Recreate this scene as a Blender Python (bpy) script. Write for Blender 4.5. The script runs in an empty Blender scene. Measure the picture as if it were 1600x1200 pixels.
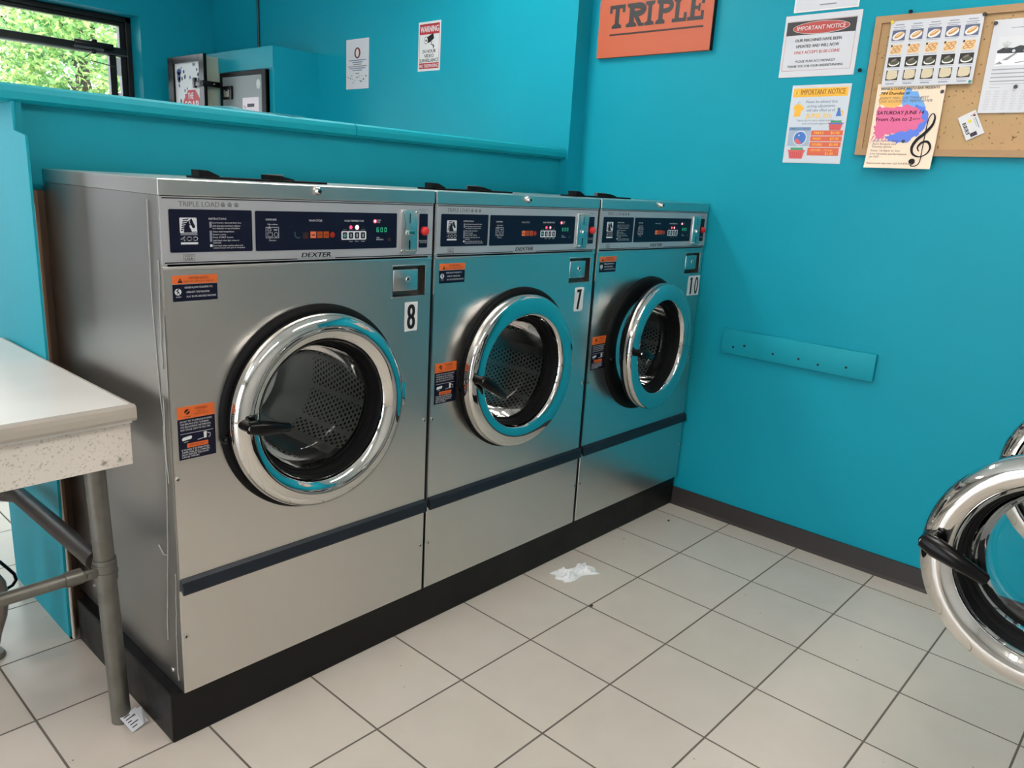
import bpy, bmesh, math, random
from mathutils import Vector, Matrix
random.seed(7)
S = 1.12                       # survey unit -> metres (applied to every mesh and location at the end)
PI = math.pi
C = bpy.context.scene.collection
R = math.radians

# ------------------------------------------------------------------ materials
MATS = {}
def lin(c):
    return tuple((v/12.92 if v <= 0.04045 else ((v+0.055)/1.055)**2.4) for v in c)
def hexc(h):
    return lin(tuple(int(h[i:i+2], 16)/255 for i in (0, 2, 4)))
def mat(name, col=(0.8, 0.8, 0.8), rough=0.5, metal=0.0, emit=None, es=0.0, spec=0.5, coat=0.0):
    if name in MATS: return MATS[name]
    if isinstance(col, str): col = hexc(col)
    m = bpy.data.materials.new(name); m.use_nodes = True
    b = m.node_tree.nodes['Principled BSDF']
    b.inputs['Base Color'].default_value = (*col, 1)
    b.inputs['Roughness'].default_value = rough
    b.inputs['Metallic'].default_value = metal
    b.inputs['Specular IOR Level'].default_value = spec
    if coat: b.inputs['Coat Weight'].default_value = coat
    if emit:
        if isinstance(emit, str): emit = hexc(emit)
        b.inputs['Emission Color'].default_value = (*emit, 1)
        b.inputs['Emission Strength'].default_value = es
    MATS[name] = m
    return m
def nodes(m): return m.node_tree.nodes, m.node_tree.links, m.node_tree.nodes['Principled BSDF']
def vary(m, scale=8.0, amount=0.12, stretch=(1, 1, 1), bump=0.0, bscale=60.0, rvar=0.0, detail=4, bdist=0.002):
    """slight procedural variation of colour / roughness and a fine bump"""
    n, l, b = nodes(m)
    tc = n.new('ShaderNodeTexCoord'); mp = n.new('ShaderNodeMapping'); mp.inputs['Scale'].default_value = stretch
    l.new(tc.outputs['Object'], mp.inputs['Vector'])
    no = n.new('ShaderNodeTexNoise'); no.inputs['Scale'].default_value = scale; no.inputs['Detail'].default_value = detail
    l.new(mp.outputs[0], no.inputs['Vector'])
    base = b.inputs['Base Color'].default_value[:]
    mx = n.new('ShaderNodeMix'); mx.data_type = 'RGBA'
    mx.inputs['A'].default_value = tuple(v*(1-amount) for v in base[:3])+(1,)
    mx.inputs['B'].default_value = tuple(min(1, v*(1+amount)) for v in base[:3])+(1,)
    l.new(no.outputs['Fac'], mx.inputs['Factor']); l.new(mx.outputs['Result'], b.inputs['Base Color'])
    if rvar:
        r0 = b.inputs['Roughness'].default_value
        mr = n.new('ShaderNodeMapRange'); mr.inputs['From Min'].default_value = 0.3; mr.inputs['From Max'].default_value = 0.7
        mr.inputs['To Min'].default_value = max(0.02, r0-rvar); mr.inputs['To Max'].default_value = min(1, r0+rvar)
        l.new(no.outputs['Fac'], mr.inputs['Value']); l.new(mr.outputs[0], b.inputs['Roughness'])
    if bump:
        n2 = n.new('ShaderNodeTexNoise'); n2.inputs['Scale'].default_value = bscale; n2.inputs['Detail'].default_value = 3
        l.new(mp.outputs[0], n2.inputs['Vector'])
        bp = n.new('ShaderNodeBump'); bp.inputs['Strength'].default_value = bump; bp.inputs['Distance'].default_value = bdist
        l.new(n2.outputs['Fac'], bp.inputs['Height']); l.new(bp.outputs[0], b.inputs['Normal'])
    return m

TEAL = (0.0045, 0.300, 0.400)
paint = vary(mat('teal_wall_paint', TEAL, 0.42, spec=0.16), 3.0, 0.06, bump=0.12, bscale=90)
trimpaint = vary(mat('teal_gloss_paint', (0.006, 0.33, 0.41), 0.3, spec=.4), 5.0, 0.06, bump=0.15, bscale=40)
panelpaint = vary(mat('teal_board_paint', (0.006, 0.30, 0.385), 0.5, spec=.2), 6.0, 0.08, (1, 1, .4), bump=0.2, bscale=50)
white_ceiling = vary(mat('ceiling_white', (0.75, 0.75, 0.73), 0.8), 4, 0.04)
grey_wall = vary(mat('plain_grey_wall', (0.50, 0.50, 0.48), 0.6), 4, 0.05)
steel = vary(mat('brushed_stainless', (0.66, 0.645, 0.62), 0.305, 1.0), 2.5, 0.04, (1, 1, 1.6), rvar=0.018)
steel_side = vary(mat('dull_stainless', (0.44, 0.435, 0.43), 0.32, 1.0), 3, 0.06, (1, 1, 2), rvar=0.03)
steel_lid = vary(mat('lid_stainless', (0.64, 0.635, 0.62), 0.295, 1.0), 3, 0.04, rvar=0.01)
silver = vary(mat('silver_fascia', (0.47, 0.47, 0.50), 0.42, 0.5), 6, 0.03)
chrome = mat('chrome', (0.66, 0.655, 0.64), 0.04, 1.0)
screwmat = mat('zinc_screw', (0.62, 0.61, 0.58), 0.3, 1.0)
rubber = vary(mat('black_rubber', (0.005, 0.005, 0.0055), 0.55, spec=.12), 10, 0.2)
blackgloss = mat('black_gloss_plastic', (0.004, 0.004, 0.0045), 0.24, spec=.16)
blackmatte = vary(mat('black_matte_plastic', (0.005, 0.005, 0.006), 0.5, spec=.12), 10, 0.2)
striprub = vary(mat('blue_black_vinyl', (0.010, 0.014, 0.022), 0.42, spec=.35), 12, 0.3, bump=.1)
plinthmat = vary(mat('black_painted_plinth', (0.005, 0.0046, 0.005), 0.42, spec=.26), 9, 0.45, bump=0.25, bscale=30, rvar=.1)
vinyl = vary(mat('grey_vinyl_base', (0.034, 0.029, 0.028), 0.45, spec=.35), 8, 0.15, bump=.1)
navy = mat('navy_print', (0.003, 0.0045, 0.019), 0.4, spec=.25)
whiteink = mat('white_ink', (0.62, 0.64, 0.68), 0.5)
greyink = mat('grey_ink', (0.16, 0.17, 0.18), 0.5)
dimink = mat('dim_ink', (0.20, 0.22, 0.26), 0.5)
blackink = mat('black_ink', (0.006, 0.006, 0.007), 0.5, spec=.25)
paper = vary(mat('white_paper', (0.62, 0.635, 0.68), 0.7), 5, 0.03)
card = mat('label_white', (0.66, 0.67, 0.69), 0.5)
orange = mat('orange_print', (0.66, 0.125, 0.02), 0.5)
redbtn = mat('red_plastic', (0.62, 0.022, 0.025), 0.32)
redink = mat('red_ink', (0.50, 0.045, 0.05), 0.5)
ledred = mat('red_led', (0.5, 0.02, 0.05), 0.3, emit=(1.0, 0.05, 0.10), es=1.6)
ledhot = mat('bright_led', (0.8, 0.3, 0.3), 0.3, emit=(1.0, 0.45, 0.42), es=2.4)
ledgreen = mat('green_digits', (0.02, 0.2, 0.1), 0.3, emit=(0.03, 0.45, 0.26), es=.55)
ledorange = mat('amber_segment', (0.16, 0.03, 0.006), 0.35, emit=(0.8, 0.15, 0.03), es=.10, spec=.2)
ledorange2 = mat('amber_bright_segment', (0.2, 0.04, 0.01), 0.35, emit=(0.95, 0.22, 0.10), es=.26, spec=.2)
leddim = mat('dim_red_segment', (0.12, 0.012, 0.006), 0.35, emit=(0.7, 0.04, 0.02), es=.14, spec=.2)
ledteal = mat('dim_teal_print', (0.03, 0.09, 0.11), 0.4)
galv = vary(mat('galvanised_tube', (0.175, 0.170, 0.150), 0.42, 0.75), 25, 0.35, bump=.1, bscale=60, rvar=.1)
browntube = vary(mat('taupe_tube', (0.22, 0.18, 0.155), 0.4, 0.2), 20, 0.2)
darktube = vary(mat('dark_steel_bar', (0.09, 0.08, 0.075), 0.4, 0.6), 20, 0.2)
laminate = vary(mat('white_laminate', (0.76, 0.74, 0.70), 0.35), 5, 0.04, (1, 3, 1))
nosing = vary(mat('beige_nosing', (0.40, 0.36, 0.31), 0.45), 6, 0.08)
wood = vary(mat('raw_wood', (0.23, 0.135, 0.075), 0.7), 14, 0.3, (6, 6, .6), bump=.2)
gapdark = vary(mat('dark_gap_fill', (0.075, 0.045, 0.028), 0.75), 14, 0.3, (6, 6, .6))
plaster = vary(mat('chipped_plaster', (0.50, 0.46, 0.40), 0.8), 20, 0.15)
caulk = mat('clear_caulk', (0.30, 0.295, 0.27), 0.3)
oak = vary(mat('oak_frame', (0.40, 0.24, 0.115), 0.5), 8, 0.14, (4, 1, 4))
lampmat = mat('lamp_diffuser', (0.9, 0.9, 0.9), 0.5, emit=(1.0, 0.92, 0.835), es=19.5)
winblack = vary(mat('black_window_metal', (0.005, 0.005, 0.0055), 0.35, spec=.35), 6, .2)
greydoor = vary(mat('grey_cabinet_paint', (0.17, 0.20, 0.215), 0.45), 5, .05)
greenside = mat('pale_sage_side', (0.36, 0.40, 0.32), 0.5)
foil = vary(mat('tissue_white', (0.78, 0.79, 0.80), 0.8), 30, .05)
bark = vary(mat('bark', (0.05, 0.038, 0.026), 0.9), 20, .3)

def speckled(name, base, spot, scale, thr, rough=.5, patch=None):
    m = mat(name, base, rough); n, l, b = nodes(m)
    tc = n.new('ShaderNodeTexCoord')
    v = n.new('ShaderNodeTexNoise'); v.inputs['Scale'].default_value = scale; v.inputs['Detail'].default_value = 2
    l.new(tc.outputs['Object'], v.inputs['Vector'])
    r = n.new('ShaderNodeValToRGB'); r.color_ramp.elements[0].position = thr; r.color_ramp.elements[1].position = thr+.06
    r.color_ramp.elements[0].color = (0, 0, 0, 1); r.color_ramp.elements[1].color = (1, 1, 1, 1)
    l.new(v.outputs['Fac'], r.inputs['Fac'])
    mx = n.new('ShaderNodeMix'); mx.data_type = 'RGBA'
    mx.inputs['A'].default_value = (*base, 1); mx.inputs['B'].default_value = (*spot, 1)
    l.new(r.outputs['Color'], mx.inputs['Factor'])
    v2 = n.new('ShaderNodeTexNoise'); v2.inputs['Scale'].default_value = scale*.25; v2.inputs['Detail'].default_value = 5
    l.new(tc.outputs['Object'], v2.inputs['Vector'])
    m2 = n.new('ShaderNodeMix'); m2.data_type = 'RGBA'; m2.blend_type = 'MULTIPLY'; m2.inputs['Factor'].default_value = .35
    l.new(mx.outputs['Result'], m2.inputs['A']); l.new(v2.outputs['Color'], m2.inputs['B'])
    m3 = n.new('ShaderNodeMix'); m3.data_type = 'RGBA'; m3.inputs['Factor'].default_value = .5
    l.new(mx.outputs['Result'], m3.inputs['A']); l.new(m2.outputs['Result'], m3.inputs['B'])
    l.new(mx.outputs['Result'] if patch is None else m3.outputs['Result'], b.inputs['Base Color'])
    return m
apron = speckled('speckled_apron', (0.68, 0.63, 0.57), (0.48, 0.43, 0.38), 170, .60, .45)
cork = speckled('cork', (0.52, 0.335, 0.165), (0.20, 0.10, 0.04), 75, .64, .8, 1)

# glass seen as one thin clear sheet: clear with a Fresnel reflection
def glassmat(name, tint=(0.93, 0.96, 0.96), ior=1.45):
    m = bpy.data.materials.new(name); m.use_nodes = True; n = m.node_tree.nodes; l = m.node_tree.links
    n.clear(); o = n.new('ShaderNodeOutputMaterial'); t = n.new('ShaderNodeBsdfTransparent'); t.inputs[0].default_value = (*tint, 1)
    g = n.new('ShaderNodeBsdfGlossy'); g.inputs['Roughness'].default_value = 0.02
    f = n.new('ShaderNodeFresnel'); f.inputs['IOR'].default_value = ior
    x = n.new('ShaderNodeMixShader'); l.new(f.outputs[0], x.inputs[0]); l.new(t.outputs[0], x.inputs[1]); l.new(g.outputs[0], x.inputs[2])
    l.new(x.outputs[0], o.inputs[0]); return m
doorglass = glassmat('door_bowl_glass', (0.90, 0.93, 0.93), 1.27)
pane_glass = glassmat('window_glass', (0.96, 0.98, 0.97), 1.4)

# floor tiles: UV map is in survey units
def tilemat():
    m = mat('floor_tile', (0.56, 0.535, 0.49), 0.34); n, l, b = nodes(m)
    uv = n.new('ShaderNodeUVMap'); sp = n.new('ShaderNodeSeparateXYZ'); l.new(uv.outputs[0], sp.inputs[0])
    def ax(sock, off, T):
        a = n.new('ShaderNodeMath'); a.operation = 'SUBTRACT'; a.inputs[1].default_value = off; l.new(sock, a.inputs[0])
        d = n.new('ShaderNodeMath'); d.operation = 'DIVIDE'; d.inputs[1].default_value = T; l.new(a.outputs[0], d.inputs[0])
        f = n.new('ShaderNodeMath'); f.operation = 'FRACT'; l.new(d.outputs[0], f.inputs[0])
        h = n.new('ShaderNodeMath'); h.operation = 'SUBTRACT'; h.inputs[1].default_value = .5; l.new(f.outputs[0], h.inputs[0])
        q = n.new('ShaderNodeMath'); q.operation = 'ABSOLUTE'; l.new(h.outputs[0], q.inputs[0])
        fl = n.new('ShaderNodeMath'); fl.operation = 'FLOOR'; l.new(d.outputs[0], fl.inputs[0])
        return q.outputs[0], fl.outputs[0]
    qx, ix = ax(sp.outputs['X'], 1.1255, .2673); qy, iy = ax(sp.outputs['Y'], -.2541, .2713)
    mxm = n.new('ShaderNodeMath'); mxm.operation = 'MAXIMUM'; l.new(qx, mxm.inputs[0]); l.new(qy, mxm.inputs[1])
    g = n.new('ShaderNodeMapRange'); g.inputs['From Min'].default_value = .4895; g.inputs['From Max'].default_value = .4925
    l.new(mxm.outputs[0], g.inputs['Value'])
    cb = n.new('ShaderNodeCombineXYZ'); l.new(ix, cb.inputs[0]); l.new(iy, cb.inputs[1])
    wn = n.new('ShaderNodeTexWhiteNoise'); wn.noise_dimensions = '2D'; l.new(cb.outputs[0], wn.inputs['Vector'])
    nz = n.new('ShaderNodeTexNoise'); nz.inputs['Scale'].default_value = 9; nz.inputs['Detail'].default_value = 6; l.new(uv.outputs[0], nz.inputs['Vector'])
    sm = n.new('ShaderNodeMath'); sm.operation = 'MULTIPLY_ADD'; sm.inputs[1].default_value = .35; l.new(wn.outputs['Value'], sm.inputs[0]); l.new(nz.outputs['Fac'], sm.inputs[2])
    cr = n.new('ShaderNodeMix'); cr.data_type = 'RGBA'
    cr.inputs['A'].default_value = (0.52, 0.462, 0.40, 1); cr.inputs['B'].default_value = (0.60, 0.535, 0.47, 1)
    l.new(sm.outputs[0], cr.inputs['Factor'])
    # small dark scuffs and grit
    ng = n.new('ShaderNodeTexNoise'); ng.inputs['Scale'].default_value = 42; ng.inputs['Detail'].default_value = 3; l.new(uv.outputs[0], ng.inputs['Vector'])
    gr = n.new('ShaderNodeMapRange'); gr.inputs['From Min'].default_value = .735; gr.inputs['From Max'].default_value = .77; l.new(ng.outputs['Fac'], gr.inputs['Value'])
    dm = n.new('ShaderNodeMix'); dm.data_type = 'RGBA'; dm.inputs['B'].default_value = (.10, .085, .07, 1)
    l.new(gr.outputs[0], dm.inputs['Factor']); l.new(cr.outputs['Result'], dm.inputs['A'])
    gm = n.new('ShaderNodeMix'); gm.data_type = 'RGBA'; gm.inputs['B'].default_value = (0.13, 0.105, 0.085, 1)
    l.new(g.outputs[0], gm.inputs['Factor']); l.new(dm.outputs['Result'], gm.inputs['A']); l.new(gm.outputs['Result'], b.inputs['Base Color'])
    rr = n.new('ShaderNodeMix'); rr.data_type = 'FLOAT'; rr.inputs['A'].default_value = .27; rr.inputs['B'].default_value = .8
    l.new(g.outputs[0], rr.inputs['Factor']); l.new(rr.outputs[0], b.inputs['Roughness'])
    bp = n.new('ShaderNodeBump'); bp.invert = True; bp.inputs['Strength'].default_value = .5; bp.inputs['Distance'].default_value = .002
    l.new(g.outputs[0], bp.inputs['Height']); l.new(bp.outputs[0], b.inputs['Normal'])
    return m
tile = tilemat()

# perforated drum steel: UV u = arc length, v = depth
def perfmat(name, wall=True):
    m = mat(name, (0.50, 0.50, 0.50), 0.40, 1.0); n, l, b = nodes(m)
    uv = n.new('ShaderNodeUVMap'); sp = n.new('ShaderNodeSeparateXYZ'); l.new(uv.outputs[0], sp.inputs[0])
    def M(op, a, bb=None, c=None):
        q = n.new('ShaderNodeMath'); q.operation = op
        for i, v in enumerate((a, bb, c)):
            if v is None: continue
            if isinstance(v, (int, float)): q.inputs[i].default_value = v
            else: l.new(v, q.inputs[i])
        return q.outputs[0]
    P = .0146
    vr = M('DIVIDE', sp.outputs['Y'], P*.87)
    row = M('FLOOR', vr); odd = M('MODULO', row, 2.0)
    ur = M('MULTIPLY_ADD', odd, .5, M('DIVIDE', sp.outputs['X'], P))
    du = M('SUBTRACT', M('FRACT', ur), .5); dv = M('MULTIPLY', M('SUBTRACT', M('FRACT', vr), .5), .87)
    d2 = M('ADD', M('MULTIPLY', du, du), M('MULTIPLY', dv, dv))
    hole = M('LESS_THAN', d2, .27*.27)
    if wall:   # two perforated belts with a plain belt between them
        blk = M('MULTIPLY', M('GREATER_THAN', M('FRACT', M('DIVIDE', sp.outputs['X'], .0875)), .16), 1.0)
        hole = M('MULTIPLY', hole, blk)
        hole = M('MULTIPLY', hole, M('LESS_THAN', sp.outputs['Y'], .285))
    mx = n.new('ShaderNodeMix'); mx.data_type = 'RGBA'; mx.inputs['A'].default_value = (0.66, 0.66, 0.66, 1); mx.inputs['B'].default_value = (.006, .006, .006, 1)
    l.new(hole, mx.inputs['Factor']); l.new(mx.outputs['Result'], b.inputs['Base Color'])
    l.new(M('SUBTRACT', 1.0, hole), b.inputs['Metallic'])
    return m
drumwall = perfmat('perforated_drum_steel'); drumback = mat('drum_back_steel', (0.62, 0.62, 0.62), 0.36, 1.0)

leafm = mat('leaf_green', (0.22, 0.36, 0.05), 0.5)
def leafsetup(m):
    n, l, b = nodes(m)
    g = n.new('ShaderNodeNewGeometry'); r = n.new('ShaderNodeValToRGB')
    r.color_ramp.elements[0].color = (0.06, 0.18, 0.055, 1); r.color_ramp.elements[1].color = (0.55, 0.62, 0.22, 1)
    e = r.color_ramp.elements.new(.5); e.color = (0.25, 0.44, 0.13, 1)
    l.new(g.outputs['Random Per Island'], r.inputs['Fac']); l.new(r.outputs['Color'], b.inputs['Base Color'])
    t = n.new('ShaderNodeBsdfTranslucent'); l.new(r.outputs['Color'], t.inputs['Color'])
    x = n.new('ShaderNodeMixShader'); x.inputs[0].default_value = .4
    o = n['Material Output']; l.new(b.outputs[0], x.inputs[1]); l.new(t.outputs[0], x.inputs[2]); l.new(x.outputs[0], o.inputs['Surface'])
leafsetup(leafm)

# ------------------------------------------------------------------ mesh builder
class MB:
    def __init__(s): s.v = []; s.f = []; s.m = []; s.mats = []; s.sm = []; s.uv = {}
    def mi(s, m):
        if m not in s.mats: s.mats.append(m)
        return s.mats.index(m)
    def add(s, vs, fs, m, smooth=False, uvs=None):
        o = len(s.v); s.v += [tuple(v) for v in vs]; k = s.mi(m)
        for f in fs:
            if uvs: s.uv[len(s.f)] = [uvs[i] for i in f]
            s.f.append([i+o for i in f]); s.m.append(k); s.sm.append(smooth)
    def box(s, x0, x1, y0, y1, z0, z1, m, b=0.0):
        if b <= 0:
            vs = [(x, y, z) for x in (x0, x1) for y in (y0, y1) for z in (z0, z1)]
            s.add(vs, [(0, 1, 3, 2), (4, 6, 7, 5), (0, 4, 5, 1), (2, 3, 7, 6), (0, 2, 6, 4), (1, 5, 7, 3)], m); return
        bm = bmesh.new(); bmesh.ops.create_cube(bm, size=1)
        for v in bm.verts: v.co = Vector(((x0+x1)/2+v.co.x*(x1-x0), (y0+y1)/2+v.co.y*(y1-y0), (z0+z1)/2+v.co.z*(z1-z0)))
        bmesh.ops.bevel(bm, geom=bm.edges[:], offset=b, segments=2, affect='EDGES', profile=.5)
        s.bm(bm, m)
    def bm(s, bm, m, smooth=False, mtx=None):
        bm.verts.ensure_lookup_table(); bm.verts.index_update()
        s.add([(mtx @ v.co if mtx else v.co) for v in bm.verts], [[v.index for v in f.verts] for f in bm.faces], m, smooth); bm.free()
    def lathe(s, prof, c, m, axis='y', n=64, smooth=True, a0=0, a1=2*PI):
        """prof: (radius, along-axis) list, revolved round an axis through c"""
        vs = []; full = abs(a1-a0-2*PI) < 1e-6; k = n if full else n+1
        for r, h in prof:
            for i in range(k):
                a = a0+(a1-a0)*i/n; p, q = r*math.cos(a), r*math.sin(a)
                vs.append({'y': (c[0]+p, c[1]+h, c[2]+q), 'z': (c[0]+p, c[1]+q, c[2]+h), 'x': (c[0]+h, c[1]+p, c[2]+q)}[axis])
        fs = []
        for j in range(len(prof)-1):
            for i in range(n):
                i2 = (i+1) % k
                fs.append((j*k+i, j*k+i2, (j+1)*k+i2, (j+1)*k+i))
        s.add(vs, fs, m, smooth)
    def tube(s, pts, r, m, n=12, caps=True, smooth=True):
        pts = [Vector(p) for p in pts]; rs = r if isinstance(r, (list, tuple)) else [r]*len(pts)
        vs = []; fs = []; t = (pts[1]-pts[0]).normalized()
        u = t.orthogonal().normalized()
        for i, p in enumerate(pts):
            d = (pts[min(i+1, len(pts)-1)]-pts[max(i-1, 0)]).normalized()
            u = (u-d*u.dot(d)).normalized(); w = d.cross(u)
            for k in range(n):
                a = 2*PI*k/n; vs.append(p+(u*math.cos(a)+w*math.sin(a))*rs[i])
        for i in range(len(pts)-1):
            for k in range(n): fs.append((i*n+k, i*n+(k+1) % n, (i+1)*n+(k+1) % n, (i+1)*n+k))
        if caps: fs += [tuple(range(n))[::-1], tuple(range((len(pts)-1)*n, len(pts)*n))]
        s.add(vs, fs, m, smooth)
    def prism(s, poly, d, m, axis='x', d0=0.0):
        """poly in the plane across the axis, extruded from d0 to d along it"""
        def P(a, b, h): return {'x': (h, a, b), 'y': (a, h, b), 'z': (a, b, h)}[axis]
        n = len(poly); vs = [P(a, b, d0) for a, b in poly]+[P(a, b, d) for a, b in poly]
        s.add(vs, [tuple(range(n))[::-1], tuple(range(n, 2*n))]+[(i, (i+1) % n, n+(i+1) % n, n+i) for i in range(n)], m)
    def build(s, name, parent=None, loc=None):
        me = bpy.data.meshes.new(name); me.from_pydata(s.v, [], s.f)
        for m in s.mats: me.materials.append(m)
        me.polygons.foreach_set('material_index', s.m); me.polygons.foreach_set('use_smooth', s.sm)
        if s.uv:
            L = me.uv_layers.new(name='UVMap')
            for fi, u in s.uv.items():
                for k, li in enumerate(me.polygons[fi].loop_indices): L.data[li].uv = u[k]
        me.update(); bm = bmesh.new(); bm.from_mesh(me); bmesh.ops.recalc_face_normals(bm, faces=bm.faces[:]); bm.to_mesh(me); bm.free()
        if any(s.sm):
            try: me.set_sharp_from_angle(angle=R(40))
            except Exception: pass
        o = bpy.data.objects.new(name, me); C.objects.link(o)
        if loc is not None:
            me.transform(Matrix.Translation(-Vector(loc))); o.location = loc
        if parent: o.parent = parent
        return o
def tag(o, label, cat, group=None):
    o['label'] = label; o['category'] = cat
    if group: o['group'] = group
    return o
def struct(o, label=None):
    o['kind'] = 'structure'
    if label: o['label'] = label
    return o
def empty(name, label, cat, loc, rz=0, group=None):
    o = bpy.data.objects.new(name, None); o.empty_display_size = .1; C.objects.link(o); o.location = loc; o.rotation_euler = (0, 0, rz)
    return tag(o, label, cat, group)
def copy_tree(o, parent=None):
    c = o.copy(); C.objects.link(c)
    if parent: c.parent = parent
    for ch in list(o.children): copy_tree(ch, c)
    return c

# ------------------------------------------------------------------ flat printing (layers of ink on one sheet = one mesh)
TXT = {}
def text_mesh(st, bold):
    k = (st, bold)
    if k in TXT: return TXT[k]
    cu = bpy.data.curves.new('t', 'FONT'); cu.body = st; cu.size = 1; cu.resolution_u = 5 if len(st) < 3 else 2
    ob = bpy.data.objects.new('t', cu); C.objects.link(ob)
    dg = bpy.context.evaluated_depsgraph_get(); me = bpy.data.meshes.new_from_object(ob.evaluated_get(dg))
    vs = [(v.co.x, v.co.y) for v in me.vertices]; fs = [tuple(p.vertices) for p in me.polygons]
    bpy.data.objects.remove(ob); bpy.data.curves.remove(cu); bpy.data.meshes.remove(me)
    xs = [v[0] for v in vs] or [0]; x0 = min(xs); vs = [(x-x0, y) for x, y in vs]
    TXT[k] = (vs, fs, max(xs)-x0 or 1); return TXT[k]
CAP = max(v[1] for v in text_mesh('H', 0)[0])
class Print:
    def __init__(s, o, U, V, warp=None, step=.00028):
        s.o = Vector(o); s.U = Vector(U).normalized(); s.V = Vector(V).normalized(); s.N = s.U.cross(s.V); s.b = MB(); s.warp = warp; s.step = step
    def P(s, u, v, n): return s.o+s.U*u+s.V*v+s.N*(n+(s.warp(u, v) if s.warp else 0))
    def sheet(s, w, h, t, m, nu=1, nv=1, u0=0, v0=0):
        vs = []; fs = []
        for k, n in ((0, -t), (1, 0)):
            for j in range(nv+1):
                for i in range(nu+1): vs.append(s.P(u0+w*i/nu, v0+h*j/nv, n))
        W = nu+1; K = W*(nv+1)
        for j in range(nv):
            for i in range(nu):
                a = j*W+i; fs.append((a, a+W, a+W+1, a+1)); fs.append((K+a, K+a+1, K+a+W+1, K+a+W))
        rim = [i for i in range(W)]+[j*W+nu for j in range(1, nv+1)]+[nv*W+i for i in range(nu-1, -1, -1)]+[j*W for j in range(nv-1, 0, -1)]
        for a, b in zip(rim, rim[1:]+rim[:1]): fs.append((a, b, K+b, K+a))
        s.b.add(vs, fs, m, smooth=bool(s.warp))
    def poly(s, pts, m, L=1): s.b.add([s.P(u, v, L*s.step) for u, v in pts], [tuple(range(len(pts)))], m)
    def rect(s, u0, v0, u1, v1, m, L=1, r=0.0):
        if r:
            pts = []
            for cx, cy, a in ((u1-r, v1-r, 0), (u0+r, v1-r, 90), (u0+r, v0+r, 180), (u1-r, v0+r, 270)):
                for k in range(5): pts.append((cx+r*math.cos(R(a+k*22.5)), cy+r*math.sin(R(a+k*22.5))))
            s.poly(pts, m, L)
        else: s.poly([(u0, v0), (u1, v0), (u1, v1), (u0, v1)], m, L)
    def frame(s, u0, v0, u1, v1, t, m, L=1):
        s.rect(u0, v0, u1, v0+t, m, L); s.rect(u0, v1-t, u1, v1, m, L); s.rect(u0, v0+t, u0+t, v1-t, m, L); s.rect(u1-t, v0+t, u1, v1-t, m, L)
    def disc(s, u, v, r, m, L=1, rv=None, n=24, a=0): 
        rv = rv or r; ca, sa = math.cos(a), math.sin(a)
        s.poly([(u+r*math.cos(t)*ca-rv*math.sin(t)*sa, v+r*math.cos(t)*sa+rv*math.sin(t)*ca) for t in [2*PI*k/n for k in range(n)]], m, L)
    def stroke(s, pts, w, m, L=1):
        """ribbon along pts; w is a width or a list of widths"""
        n = len(pts); ws = w if isinstance(w, (list, tuple)) else [w]*n; A = []; B = []
        for i in range(n):
            dx = pts[min(i+1, n-1)][0]-pts[max(i-1, 0)][0]; dy = pts[min(i+1, n-1)][1]-pts[max(i-1, 0)][1]; d = math.hypot(dx, dy) or 1
            nx, ny = -dy/d*ws[i]/2, dx/d*ws[i]/2
            A.append((pts[i][0]+nx, pts[i][1]+ny)); B.append((pts[i][0]-nx, pts[i][1]-ny))
        vs = [s.P(u, v, L*s.step) for u, v in A+B]
        s.b.add(vs, [(i, i+1, n+i+1, n+i) for i in range(n-1)], m)
    def text(s, st, u, v, h, m, L=1, w=None, al='L', shear=0.0, bold=0.0, rot=0.0):
        vs, fs, W = text_mesh(st, 0); k = h/CAP; b = max(0, bold)*k*.75; kx = ((w-2*b)/W) if w else k; tw = W*kx
        du = {'L': b, 'C': -tw/2, 'R': -tw-b}[al]; ca, sa = math.cos(rot), math.sin(rot)
        for i, sh in enumerate([b*t/2 for t in (-2, 2, -1, 1, 0)] if bold > .025 else (-b, b, 0) if b else (0,)):      # heavy lettering: the same glyphs printed side by side
            out = []
            for x, y in vs:
                a, c_ = x*kx+du+sh+shear*y*k, y*k
                out.append(s.P(u+a*ca-c_*sa, v+a*sa+c_*ca, (L+.12*i)*s.step))
            s.b.add(out, fs, m)
    def build(s, name, parent=None, loc=None): return s.b.build(name, parent, loc)

# ------------------------------------------------------------------ room shell
XW, XP, XS, YB, Y1 = 2.05, 1.96, 1.985, 3.623, 0.621
ZC = 2.45; XL = -3.2; YF = -3.1
b = MB(); b.add([(XL-.1, YF-.1, 0), (XW+.2, YF-.1, 0), (XW+.2, YB+.3, 0), (XL-.1, YB+.3, 0), (XL-.1, YF-.1, -.05), (XW+.2, YF-.1, -.05), (XW+.2, YB+.3, -.05), (XL-.1, YB+.3, -.05)],
      [(0, 1, 2, 3), (4, 7, 6, 5), (0, 4, 5, 1), (1, 5, 6, 2), (2, 6, 7, 3), (3, 7, 4, 0)], tile,
      uvs=[(XL-.1, YF-.1), (XW+.2, YF-.1), (XW+.2, YB+.3), (XL-.1, YB+.3)]*2)
struct(b.build('floor'), 'cream square ceramic tiles with dark grout')
b = MB(); b.box(XL-.1, XW+.2, YF-.1, YB+.3, ZC, ZC+.05, white_ceiling); struct(b.build('ceiling'))
b = MB(); b.box(XW, XW+.15, YF, Y1, 0, ZC, paint); b.box(XP, XW+.15, Y1, 1.112, 0, ZC, paint); b.box(XS, XW+.15, 1.112, YB, 0, ZC, paint)
struct(b.build('wall_right'), 'bright teal painted wall with a shallow pilaster')
WX0, WX1, WZ0, WZ1 = .36, 1.524, .50, 2.08         # back window opening
b = MB()
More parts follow.
